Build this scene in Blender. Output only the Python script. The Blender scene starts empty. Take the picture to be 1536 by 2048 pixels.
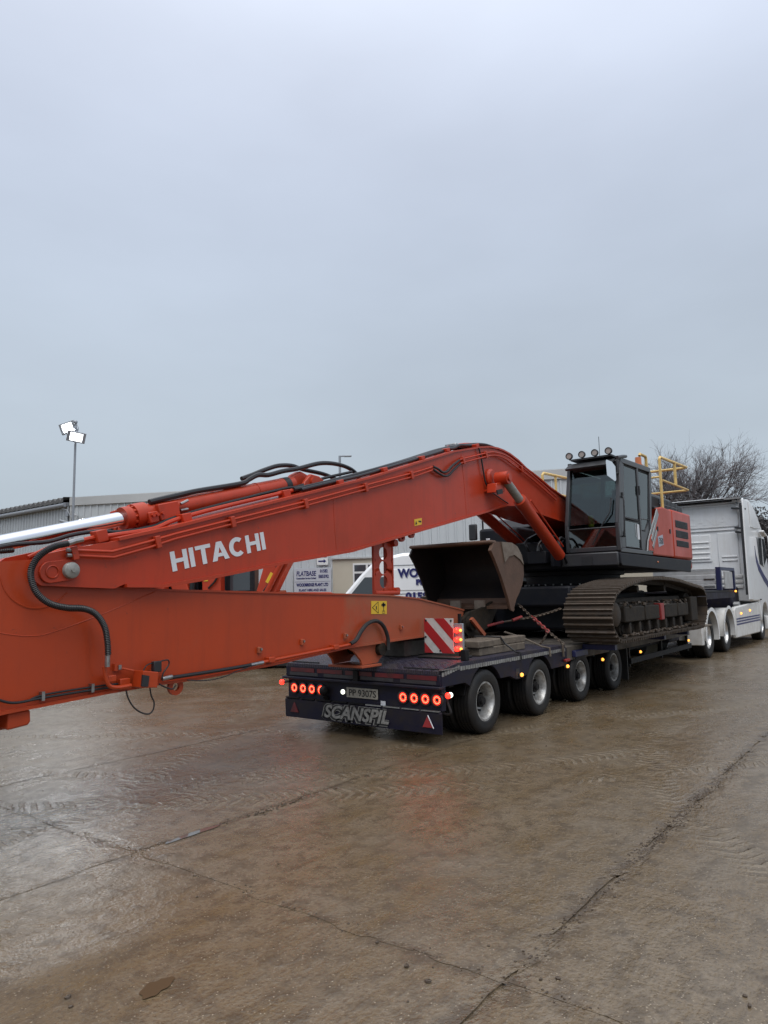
import bpy, bmesh, math, random
from mathutils import Vector, Matrix
R = math.radians
rnd = random.Random(7)
S = bpy.context.scene
COL = S.collection

# ------------------------------------------------------------------ camera, sky, sun, exposure
FPX, HOR, ROLL, EYE, VPX, VPY = 1410.0, 1190.9, 0.0202, 1.70, 1850.0, 1169.0
pit = math.atan((HOR - 1024) / FPX)
Fv = Vector((0, math.cos(pit), math.sin(pit))); Rv = Vector((1, 0, 0)); Uv = Rv.cross(Fv)
cR = Rv * math.cos(ROLL) - Uv * math.sin(ROLL); cU = Uv * math.cos(ROLL) + Rv * math.sin(ROLL)
dv = Fv * FPX + cR * (VPX - 768) - cU * (VPY - 1024)
th = math.atan2(dv.x, dv.y)                       # heading of the trailer seen from the camera
ax = Vector((math.sin(th), math.cos(th), 0)); ay = Vector((-math.cos(th), math.sin(th), 0))
def to_world(p): return Vector((p.dot(ax), p.dot(ay), p.z))
wR, wU, wF = to_world(cR), to_world(cU), to_world(Fv)
cam = bpy.data.cameras.new('camera'); co = bpy.data.objects.new('camera', cam); COL.objects.link(co)
cam.sensor_fit = 'VERTICAL'; cam.sensor_height = 36.0; cam.lens = FPX / 2048 * 36.0
cam.clip_start = 0.05; cam.clip_end = 3000
co.matrix_world = Matrix(((wR.x, wU.x, -wF.x, 0), (wR.y, wU.y, -wF.y, 0), (wR.z, wU.z, -wF.z, EYE), (0, 0, 0, 1)))
S.camera = co

W = bpy.data.worlds.new('World'); S.world = W; W.use_nodes = True
wn, wl = W.node_tree.nodes, W.node_tree.links; wn.clear()
wo = wn.new('ShaderNodeOutputWorld'); wb = wn.new('ShaderNodeBackground'); wl.new(wb.outputs[0], wo.inputs[0])
tc = wn.new('ShaderNodeTexCoord'); sx = wn.new('ShaderNodeSeparateXYZ'); wl.new(tc.outputs['Generated'], sx.inputs[0])
rp = wn.new('ShaderNodeValToRGB'); wl.new(sx.outputs['Z'], rp.inputs[0])
rp.color_ramp.interpolation = 'B_SPLINE'
el = rp.color_ramp.elements
el[0].position = 0.0; el[0].color = (0.330, 0.380, 0.415, 1)
el[1].position = 0.30; el[1].color = (0.395, 0.455, 0.522, 1)
e = el.new(0.66); e.color = (0.440, 0.490, 0.615, 1)
e = el.new(1.0); e.color = (1.25, 1.30, 1.40, 1)
nz = wn.new('ShaderNodeTexNoise'); nz.inputs['Scale'].default_value = 1.6; nz.inputs['Detail'].default_value = 5; nz.inputs['Roughness'].default_value = .5
mp = wn.new('ShaderNodeMapping'); mp.inputs['Scale'].default_value = (1, 1, 2.6); wl.new(tc.outputs['Generated'], mp.inputs[0]); wl.new(mp.outputs[0], nz.inputs['Vector'])
nr = wn.new('ShaderNodeMapRange'); nr.inputs[1].default_value = .3; nr.inputs[2].default_value = .7; nr.inputs[3].default_value = .92; nr.inputs[4].default_value = 1.08
wl.new(nz.outputs[0], nr.inputs[0])
mu = wn.new('ShaderNodeVectorMath'); mu.operation = 'SCALE'; wl.new(rp.outputs[0], mu.inputs[0]); wl.new(nr.outputs[0], mu.inputs['Scale'])
sky = wn.new('ShaderNodeTexSky'); sky.sky_type = 'NISHITA'; sky.sun_disc = False
SUN_EL, SUN_AZ = 62.0, 215.0                      # overcast: a broad glow behind the camera
sky.sun_elevation = R(SUN_EL); sky.sun_rotation = R(90 - SUN_AZ); sky.air_density = 1.0; sky.dust_density = 6.0
sk = wn.new('ShaderNodeVectorMath'); sk.operation = 'SCALE'; sk.inputs['Scale'].default_value = 0.006; wl.new(sky.outputs[0], sk.inputs[0])
ad = wn.new('ShaderNodeVectorMath'); wl.new(mu.outputs[0], ad.inputs[0]); wl.new(sk.outputs[0], ad.inputs[1])
wl.new(ad.outputs[0], wb.inputs[0]); wb.inputs[1].default_value = 1.0
sun = bpy.data.lights.new('sun', 'SUN'); so = bpy.data.objects.new('sun', sun); COL.objects.link(so)
sun.energy = 1.5; sun.angle = R(60); sun.color = (1.0, 0.985, 0.96)
sd = Vector((math.cos(R(SUN_AZ)) * math.cos(R(SUN_EL)), math.sin(R(SUN_AZ)) * math.cos(R(SUN_EL)), math.sin(R(SUN_EL))))
so.rotation_euler = sd.to_track_quat('Z', 'Y').to_euler()
S.view_settings.view_transform = 'Standard'; S.view_settings.look = 'None'; S.view_settings.gamma = 1.0
S.view_settings.exposure = 0.35; S.view_settings.use_curve_mapping = False
S.render.engine = 'CYCLES'
S.cycles.use_denoising = True
S.cycles.max_bounces = 5; S.cycles.diffuse_bounces = 2; S.cycles.glossy_bounces = 3; S.cycles.transparent_max_bounces = 12; S.cycles.caustics_reflective = False; S.cycles.caustics_refractive = False

# ------------------------------------------------------------------ materials
def srgb(r, g, b):
    f = lambda c: (c / 255 / 12.92) if c <= 10 else ((c / 255 + .055) / 1.055) ** 2.4
    return (f(r), f(g), f(b), 1)
MT = {}
def mat(name, col, rough=.5, metal=0, coat=0, spec=.5, dirt=None, dirt_amt=0, dirt_scale=3.0, bump=0, bump_scale=60, var=.0, rvar=.0, emit=None, estr=0, streak=False, wear=None):
    m = bpy.data.materials.new(name); m.use_nodes = True; MT[name] = m
    n, l = m.node_tree.nodes, m.node_tree.links
    b = n['Principled BSDF']
    b.inputs['Roughness'].default_value = rough; b.inputs['Metallic'].default_value = metal
    b.inputs['Coat Weight'].default_value = coat; b.inputs['Coat Roughness'].default_value = .12
    b.inputs['Specular IOR Level'].default_value = spec
    c = col if len(col) == 4 else (*col, 1)
    b.inputs['Base Color'].default_value = c
    if emit:
        b.inputs['Emission Color'].default_value = (*emit[:3], 1); b.inputs['Emission Strength'].default_value = estr
    if dirt_amt or var or rvar or bump:
        g = n.new('ShaderNodeNewGeometry')
        mpn = n.new('ShaderNodeMapping'); l.new(g.outputs['Position'], mpn.inputs[0])
        if streak: mpn.inputs['Scale'].default_value = (1, 1, .18)
        nt = n.new('ShaderNodeTexNoise'); nt.inputs['Scale'].default_value = dirt_scale; nt.inputs['Detail'].default_value = 7; nt.inputs['Roughness'].default_value = .62
        l.new(mpn.outputs[0], nt.inputs['Vector'])
        if dirt_amt or var:
            mr = n.new('ShaderNodeMapRange'); mr.inputs[1].default_value = .40; mr.inputs[2].default_value = .68
            mr.inputs[3].default_value = 0; mr.inputs[4].default_value = dirt_amt if dirt_amt else var
            l.new(nt.outputs[0], mr.inputs[0])
            mx = n.new('ShaderNodeMix'); mx.data_type = 'RGBA'; l.new(mr.outputs[0], mx.inputs['Factor'])
            mx.inputs['A'].default_value = c
            d = dirt if dirt else (c[0] * .55, c[1] * .55, c[2] * .55)
            mx.inputs['B'].default_value = (*d[:3], 1)
            out = mx.outputs['Result']
            if wear:
                ms = n.new('ShaderNodeMapping'); ms.inputs['Scale'].default_value = (1.6, 1.6, .16); l.new(g.outputs['Position'], ms.inputs[0])
                for vec, sc_, lo, hi, amt, cc_ in ((ms.outputs[0], 5.0, .50, .74, .40, wear[0]), (g.outputs['Position'], 11.0, .635, .70, .75, wear[1]), (g.outputs['Position'], 2.1, .56, .70, .35, wear[2])):
                    nw = n.new('ShaderNodeTexNoise'); nw.inputs['Scale'].default_value = sc_; nw.inputs['Detail'].default_value = 8; nw.inputs['Roughness'].default_value = .72; l.new(vec, nw.inputs['Vector'])
                    rw = n.new('ShaderNodeMapRange'); rw.inputs[1].default_value = lo; rw.inputs[2].default_value = hi; rw.inputs[4].default_value = amt; l.new(nw.outputs[0], rw.inputs[0])
                    mw = n.new('ShaderNodeMix'); mw.data_type = 'RGBA'; l.new(rw.outputs[0], mw.inputs['Factor']); l.new(out, mw.inputs['A']); mw.inputs['B'].default_value = (*cc_, 1); out = mw.outputs['Result']
            l.new(out, b.inputs['Base Color'])
        if rvar:
            m2 = n.new('ShaderNodeMapRange'); m2.inputs[1].default_value = .35; m2.inputs[2].default_value = .68
            m2.inputs[3].default_value = rough; m2.inputs[4].default_value = min(1, rough + rvar); l.new(nt.outputs[0], m2.inputs[0]); l.new(m2.outputs[0], b.inputs['Roughness'])
        if bump:
            n3 = n.new('ShaderNodeTexNoise'); n3.inputs['Scale'].default_value = bump_scale; n3.inputs['Detail'].default_value = 4; l.new(g.outputs['Position'], n3.inputs['Vector'])
            bp = n.new('ShaderNodeBump'); bp.inputs['Strength'].default_value = 1; bp.inputs['Distance'].default_value = bump
            l.new(n3.outputs[0], bp.inputs['Height']); l.new(bp.outputs[0], b.inputs['Normal'])
    return m
MUD = (.075, .055, .040)
mat('red_paint', (.45, .040, .011), .36, coat=.14, spec=.38, bump=.004, bump_scale=2.2, dirt=(.31, .038, .014), dirt_amt=.6, dirt_scale=1.1, rvar=.16, wear=((.21, .030, .014), (.11, .038, .024), (.36, .050, .020)))
mat('red_arm', (.42, .048, .009), .38, coat=.16, spec=.4, bump=.004, bump_scale=2.0, dirt=(.29, .042, .016), dirt_amt=.5, dirt_scale=1.0, rvar=.16, wear=((.24, .036, .014), (.12, .035, .02), (.35, .062, .024)))
def dusty_end(m):
    n, l = m.node_tree.nodes, m.node_tree.links; b = n['Principled BSDF']; src = b.inputs['Base Color'].links[0].from_socket
    g = n.new('ShaderNodeNewGeometry'); sp = n.new('ShaderNodeSeparateXYZ'); l.new(g.outputs['Position'], sp.inputs[0])
    nt = n.new('ShaderNodeTexNoise'); nt.inputs['Scale'].default_value = 2.3; nt.inputs['Detail'].default_value = 8; nt.inputs['Roughness'].default_value = .7; l.new(g.outputs['Position'], nt.inputs['Vector'])
    ma = n.new('ShaderNodeMath'); ma.operation = 'MULTIPLY_ADD'; l.new(nt.outputs[0], ma.inputs[0]); ma.inputs[1].default_value = 1.9; l.new(sp.outputs[0], ma.inputs[2])
    r1 = n.new('ShaderNodeMapRange'); r1.inputs[1].default_value = 7.1; r1.inputs[2].default_value = 7.55; r1.inputs[4].default_value = .55; l.new(ma.outputs[0], r1.inputs[0])
    mx = n.new('ShaderNodeMix'); mx.data_type = 'RGBA'; l.new(r1.outputs[0], mx.inputs['Factor']); l.new(src, mx.inputs['A']); mx.inputs['B'].default_value = (.27, .115, .062, 1)
    l.new(mx.outputs['Result'], b.inputs['Base Color'])
dusty_end(MT['red_arm'])
mat('red_worn', (.40, .085, .032), .5, dirt=(.20, .085, .05), dirt_amt=.75, dirt_scale=2.6, rvar=.2)
mat('chrome', (.86, .87, .89), .09, metal=1)
mat('steel', (.42, .42, .42), .35, metal=1, dirt=(.18, .16, .14), dirt_amt=.6, dirt_scale=20)
mat('pin_steel', (.33, .33, .31), .5, metal=.3, dirt=(.18, .17, .15), dirt_amt=.6, dirt_scale=30)
mat('rubber', (.013, .013, .014), .55, dirt=(.035, .03, .025), dirt_amt=.6, dirt_scale=9)
mat('hose', (.012, .012, .014), .42)
mat('hose_ring', (.035, .035, .036), .35)
mat('tyre', (.011, .011, .012), .62, spec=.35, dirt=(.026, .022, .018), dirt_amt=.7, dirt_scale=6, bump=.002, bump_scale=80)
mat('rim', (.50, .50, .49), .42, metal=.55, dirt=(.16, .14, .12), dirt_amt=.8, dirt_scale=14)
mat('rim_polished', (.62, .62, .62), .3, metal=.9, dirt=(.3, .28, .26), dirt_amt=.4, dirt_scale=12)
mat('white_paint', (.84, .86, .88), .28, coat=.5, dirt=(.70, .69, .67), dirt_amt=.45, dirt_scale=1.6, rvar=.1, wear=((.60, .585, .56), (.5, .48, .45), (.72, .71, .69)))
mat('white_dirty', (.70, .70, .69), .4, coat=.2, dirt=(.42, .39, .34), dirt_amt=.5, dirt_scale=3.5, rvar=.1, wear=((.40, .37, .33), (.25, .23, .2), (.5, .48, .45)))
mat('van_white', (.86, .88, .90), .25, coat=.6, dirt=(.68, .68, .68), dirt_amt=.4, dirt_scale=1.2)
mat('navy', (.0075, .0070, .022), .5, spec=.28, dirt=(.026, .021, .018), dirt_amt=.8, dirt_scale=5, rvar=.2)
mat('navy_bright', (.010, .014, .06), .4, dirt=(.02, .02, .05), dirt_amt=.5, dirt_scale=6)
mat('dark_frame', (.007, .007, .009), .6, spec=.25, dirt=(.020, .017, .014), dirt_amt=.6, dirt_scale=6)
mat('black_plastic', (.018, .019, .022), .45, rvar=.15, dirt_scale=8)
mat('cab_grey', (.030, .031, .036), .42, coat=.2, dirt=(.045, .043, .042), dirt_amt=.4, dirt_scale=3)
mat('dark_house', (.008, .009, .014), .55, spec=.25, dirt=(.022, .020, .018), dirt_amt=.5, dirt_scale=4)
mat('silver_trim', (.27, .275, .28), .4, metal=.4)
mat('yellow_rail', (.70, .49, .18), .45, dirt=(.42, .26, .06), dirt_amt=.5, dirt_scale=10)
mat('sticker_yellow', (.70, .45, .03), .4)
mat('black_print', (.012, .012, .012), .5)
mat('white_print', (.68, .70, .74), .4)
mat('grey_print', (.27, .265, .25), .5, dirt=(.07, .065, .06), dirt_amt=.6, dirt_scale=25)
mat('navy_print', (.010, .012, .11), .4)
mat('silver_print', (.36, .38, .45), .4)
mat('track_steel', (.036, .027, .020), .6, spec=.35, metal=.2, dirt=(.065, .045, .03), dirt_amt=.8, dirt_scale=7, bump=.004, bump_scale=45, rvar=.2)
mat('grouser', (.105, .086, .069), .5, metal=.3, dirt=(.075, .05, .034), dirt_amt=.8, dirt_scale=11, rvar=.2)
mat('track_dark', (.016, .013, .011), .7, spec=.3, dirt=(.05, .037, .026), dirt_amt=.8, dirt_scale=6, bump=.004, bump_scale=40)
mat('track_frame', (.017, .014, .011), .7, spec=.25, dirt=(.036, .026, .017), dirt_amt=.8, dirt_scale=7, bump=.006, bump_scale=40)
mat('bucket_rust', (.115, .062, .040), .55, dirt=(.07, .045, .034), dirt_amt=.7, dirt_scale=4, bump=.003, bump_scale=35, rvar=.2)
mat('tape_dull', (.04, .037, .042), .5, dirt=(.02, .018, .02), dirt_amt=.7, dirt_scale=9)
mat('bucket_inside_shaded', (.020, .017, .018), .6, spec=.3, dirt=(.035, .026, .022), dirt_amt=.6, dirt_scale=5)  # darker than bucket_rust: dark dirt plus the hollow's shade put into the colour
mat('bucket_worn', (.19, .155, .125), .5, dirt=(.10, .07, .05), dirt_amt=.7, dirt_scale=9, rvar=.2)
mat('chain_metal', (.09, .075, .06), .45, metal=.5, dirt=(.10, .05, .025), dirt_amt=.7, dirt_scale=25)
mat('red_chain', (.28, .02, .02), .45, dirt=(.12, .03, .02), dirt_amt=.6, dirt_scale=30)
mat('timber', (.155, .125, .095), .75, dirt=(.07, .055, .042), dirt_amt=.8, dirt_scale=8, bump=.004, bump_scale=60)
mat('deck_wood', (.10, .085, .07), .6, dirt=(.05, .045, .04), dirt_amt=.8, dirt_scale=6, bump=.003, bump_scale=50, rvar=.2)
mat('tape_white', (.26, .26, .25), .4, dirt=(.08, .075, .07), dirt_amt=.75, dirt_scale=9)
mat('tape_red', (.12, .010, .014), .45, dirt=(.03, .010, .013), dirt_amt=.8, dirt_scale=7)
mat('board_white', (.62, .62, .60), .35, dirt=(.40, .39, .37), dirt_amt=.5, dirt_scale=14)
mat('board_red', (.42, .025, .03), .35, dirt=(.30, .03, .03), dirt_amt=.5, dirt_scale=14)
mat('reflector_red', (.30, .02, .025), .2, coat=.5)
mat('plate', (.36, .34, .29), .4, dirt=(.22, .20, .17), dirt_amt=.7, dirt_scale=25)
mat('aluminium', (.46, .465, .47), .45, metal=.25, dirt=(.26, .25, .24), dirt_amt=.6, dirt_scale=4, rvar=.12)
mat('cladding', (.50, .53, .545), .45, dirt=(.44, .465, .475), dirt_amt=.5, dirt_scale=.9, streak=True)
mat('cladding_dull', (.42, .45, .475), .5, dirt=(.36, .385, .40), dirt_amt=.5, dirt_scale=.9, streak=True)
mat('fascia', (.44, .45, .45), .5, dirt=(.38, .39, .38), dirt_amt=.5, dirt_scale=1.5)
mat('gutter', (.27, .29, .32), .45)
mat('old_roof', (.085, .085, .09), .85, dirt=(.14, .14, .13), dirt_amt=.7, dirt_scale=8, bump=.01, bump_scale=12)
mat('render_cream', (.50, .46, .37), .8, dirt=(.42, .38, .30), dirt_amt=.5, dirt_scale=1.2, bump=.003, bump_scale=50)
mat('upvc', (.70, .71, .70), .35)
mat('window_dark', (.05, .06, .07), .06, coat=.5)
mat('sign_white', (.50, .52, .56), .4, dirt=(.42, .44, .47), dirt_amt=.5, dirt_scale=3)
mat('galv', (.30, .32, .35), .45, metal=.4)
mat('bark', (.11, .10, .10), .85)
mat('twig', (.15, .135, .14), .85)  # distance haze is put into this grey; no haze volume
mat('hedge_leaf', (.040, .036, .037), .7)
mat('mud', (.075, .053, .036), .5, dirt=(.05, .036, .025), dirt_amt=.7, dirt_scale=20, bump=.006, bump_scale=50)
mat('seat_fabric', (.03, .03, .033), .8)
mat('hi_vis', (.45, .45, .05), .7)
mat('amber_off', (.55, .16, .05), .3, coat=.4)
mat('lamp_lens_off', (.34, .30, .27), .2, coat=.6)
mat('paper', (.62, .64, .68), .5)
mat('led_red', (.5, .01, .008), .3, emit=(1, .019, .008), estr=2.6)
mat('led_dot', (.8, .1, .05), .3, emit=(1, .12, .06), estr=3.2)
mat('lamp_bezel', (.05, .03, .03), .3, metal=.3)
mat('lamp_red', (.5, .02, .015), .25, emit=(1, .018, .010), estr=4.5)
mat('lamp_amber', (.7, .35, .05), .25, emit=(1, .36, .05), estr=2.2)
mat('lamp_white', (.8, .8, .75), .25, emit=(.95, 1, .85), estr=1.6)
mat('flood_led', (.9, .9, .9), .3, emit=(.93, .97, 1.0), estr=4.0)

def glass_mat(name, tint, k):
    m = bpy.data.materials.new(name); m.use_nodes = True; MT[name] = m
    n, l = m.node_tree.nodes, m.node_tree.links; n.clear()
    o = n.new('ShaderNodeOutputMaterial'); mx = n.new('ShaderNodeMixShader'); t = n.new('ShaderNodeBsdfTransparent'); g = n.new('ShaderNodeBsdfGlossy')
    t.inputs[0].default_value = (*tint, 1); g.inputs['Roughness'].default_value = .03; g.inputs['Color'].default_value = (.9, .95, .95, 1)
    fr = n.new('ShaderNodeFresnel'); fr.inputs[0].default_value = 1.5
    ma = n.new('ShaderNodeMath'); ma.operation = 'MULTIPLY_ADD'; ma.inputs[1].default_value = 1.0; ma.inputs[2].default_value = k
    l.new(fr.outputs[0], ma.inputs[0]); l.new(ma.outputs[0], mx.inputs[0]); l.new(t.outputs[0], mx.inputs[1]); l.new(g.outputs[0], mx.inputs[2]); l.new(mx.outputs[0], o.inputs[0])
glass_mat('cab_glass', (.48, .58, .57), .025)
glass_mat('truck_glass', (.35, .38, .42), .08)

def chequer_mat():
    m = mat('chequer_plate', (.034, .031, .058), .38, metal=.35, dirt=(.060, .048, .038), dirt_amt=.7, dirt_scale=5, rvar=.15)
    n, l = m.node_tree.nodes, m.node_tree.links; b = n['Principled BSDF']
    g = n.new('ShaderNodeNewGeometry')
    hs = []
    for ang in (45, -45):
        mp_ = n.new('ShaderNodeMapping'); mp_.inputs['Rotation'].default_value = (0, 0, R(ang)); l.new(g.outputs['Position'], mp_.inputs[0])
        w = n.new('ShaderNodeTexWave'); w.inputs['Scale'].default_value = 14; l.new(mp_.outputs[0], w.inputs['Vector'])
        hs.append(w)
    ch = n.new('ShaderNodeTexChecker'); ch.inputs['Scale'].default_value = 18; l.new(g.outputs['Position'], ch.inputs['Vector'])
    mx = n.new('ShaderNodeMix'); l.new(ch.outputs['Fac'], mx.inputs['Factor']); l.new(hs[0].outputs['Fac'], mx.inputs['A']); l.new(hs[1].outputs['Fac'], mx.inputs['B'])
    bp = n.new('ShaderNodeBump'); bp.inputs['Distance'].default_value = .006; l.new(mx.outputs[0], bp.inputs['Height']); l.new(bp.outputs[0], b.inputs['Normal'])
chequer_mat()

def concrete_mat():
    m = bpy.data.materials.new('wet_concrete'); m.use_nodes = True; MT['wet_concrete'] = m
    n, l = m.node_tree.nodes, m.node_tree.links; b = n['Principled BSDF']
    g = n.new('ShaderNodeNewGeometry'); P = g.outputs['Position']
    def noise(sc, det=6, ro=.6, dist=0, vec=None):
        t = n.new('ShaderNodeTexNoise'); t.inputs['Scale'].default_value = sc; t.inputs['Detail'].default_value = det; t.inputs['Roughness'].default_value = ro
        t.inputs['Distortion'].default_value = dist; l.new(vec if vec else P, t.inputs['Vector']); return t.outputs[0]
    def rng(v, a, b_, c=0, d=1, smooth=False):
        t = n.new('ShaderNodeMapRange'); t.inputs[1].default_value = a; t.inputs[2].default_value = b_; t.inputs[3].default_value = c; t.inputs[4].default_value = d
        if smooth: t.interpolation_type = 'SMOOTHSTEP'
        l.new(v, t.inputs[0]); return t.outputs[0]
    def mix(f, a, b_):
        t = n.new('ShaderNodeMix'); t.data_type = 'RGBA'; l.new(f, t.inputs['Factor'])
        for k, v in (('A', a), ('B', b_)):
            if isinstance(v, tuple): t.inputs[k].default_value = (*v, 1)
            else: l.new(v, t.inputs[k])
        return t.outputs['Result']
    def math_(op, a, b_=None, c=None):
        t = n.new('ShaderNodeMath'); t.operation = op
        for i, v in enumerate((a, b_, c)):
            if v is None: continue
            if isinstance(v, (int, float)): t.inputs[i].default_value = v
            else: l.new(v, t.inputs[i])
        return t.outputs[0]
    sep = n.new('ShaderNodeSeparateXYZ'); l.new(P, sep.inputs[0]); X, Y = sep.outputs[0], sep.outputs[1]
    # shared noises
    nA = noise(.30, 4, .6, .5); nB = noise(1.15, 5, .62, .3); nC = noise(7.0, 4, .65); nD = noise(42, 3, .65)
    mp1 = n.new('ShaderNodeMapping'); mp1.inputs['Rotation'].default_value = (0, 0, R(-24)); mp1.inputs['Scale'].default_value = (.8, 2.6, 1); l.new(P, mp1.inputs[0])
    sme = noise(1.4, 5, .68, .7, mp1.outputs[0])
    # tyre prints: bands along wide arcs, each with a lug pattern
    wob = math_('ADD', math_('MULTIPLY', math_('SUBTRACT', nB, .5), .45), math_('MULTIPLY', math_('SUBTRACT', nC, .5), .07))
    tr_h = None
    for cx, cy, rad, w in [(2.0, -9.0, 14.6, .20), (12.0, 10.5, 9.0, .19), (-3.5, 22.0, 17.6, .20), (9.5, -4.0, 6.7, .18), (30, 30, 36.1, .21), (16, 16.5, 13.6, .20)]:
        lugs = round(2 * math.pi * rad / .105)
        dx = math_('SUBTRACT', X, cx); dy = math_('SUBTRACT', Y, cy)
        r_ = math_('SQRT', math_('ADD', math_('MULTIPLY', dx, dx), math_('MULTIPLY', dy, dy)))
        a = math_('ABSOLUTE', math_('ADD', math_('SUBTRACT', r_, rad), wob))
        band = rng(a, w * .6, w, 1, 0)
        ph = math_('ADD', math_('MULTIPLY', math_('ARCTAN2', dy, dx), lugs), math_('MULTIPLY', a, 34.0))
        h = math_('MULTIPLY', band, rng(math_('SINE', ph), -.1, .5))
        tr_h = h if tr_h is None else math_('MAXIMUM', tr_h, h)
    tr_h = math_('MULTIPLY', math_('MULTIPLY', tr_h, rng(nB, .42, .55)), rng(nC, .34, .58, .25, 1))
    def jm(coord, at, w): return rng(math_('ABSOLUTE', math_('ADD', math_('SUBTRACT', coord, at), math_('MULTIPLY', math_('SUBTRACT', nB, .5), .22))), w * .15, w, 1, 0)
    joint = math_('MAXIMUM', jm(Y, 1.62, .13), math_('MULTIPLY', math_('MAXIMUM', math_('MAXIMUM', jm(X, 2.95, .10), jm(Y, 4.42, .07)), jm(Y, 7.05, .06)), .55))
    joint = math_('MULTIPLY', joint, rng(nC, .40, .56))
    c = mix(rng(nA, .38, .62), (0.178, 0.136, 0.089), (0.128, 0.096, 0.059))
    c = mix(rng(sme, .44, .64, 0, .8), c, (0.131, 0.089, 0.043))
    c = mix(rng(nB, .50, .66, 0, .6), c, (0.169, 0.137, 0.099))
    c = mix(rng(nC, .46, .64, 0, .8), c, (0.077, 0.056, 0.033))
    c = mix(rng(nD, .46, .66, 0, .55), c, (0.069, 0.050, 0.033))
    vor = n.new('ShaderNodeTexVoronoi'); vor.inputs['Scale'].default_value = 40; l.new(P, vor.inputs['Vector'])
    sp = math_('MULTIPLY', rng(vor.outputs['Distance'], .06, .19, 1, 0), rng(nC, .40, .58, .15, 1))
    c = mix(math_('MULTIPLY', sp, .9), c, (0.426, 0.351, 0.254))
    c = mix(math_('MULTIPLY', tr_h, .5), c, (0.238, 0.194, 0.137))
    c = mix(math_('MULTIPLY', joint, .5), c, (0.057, 0.039, 0.024))
    l.new(c, b.inputs['Base Color'])
    ro = math_('ADD', rng(nA, .36, .62, .09, .26), rng(nB, .38, .64, 0, .12))
    ro = math_('ADD', ro, rng(nC, .4, .65, 0, .10))
    l.new(ro, b.inputs['Roughness'])
    b.inputs['Specular IOR Level'].default_value = .6
    h = math_('MULTIPLY', nB, .014)
    h = math_('SUBTRACT', h, math_('MULTIPLY', joint, .009))
    h = math_('ADD', h, math_('MULTIPLY', sme, .008))
    h = math_('ADD', h, math_('MULTIPLY', tr_h, .0125))
    h = math_('ADD', h, math_('MULTIPLY', nD, .0042))
    h = math_('ADD', h, math_('MULTIPLY', nC, .010))
    bp = n.new('ShaderNodeBump'); bp.inputs['Strength'].default_value = 1.0; bp.inputs['Distance'].default_value = 1.0
    l.new(h, bp.inputs['Height']); l.new(bp.outputs[0], b.inputs['Normal'])
concrete_mat()
mat('puddle_water', (.080, .055, .030), .22, spec=.5)
mat('puddle_grey', (.10, .09, .08), .03, spec=.7)

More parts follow.
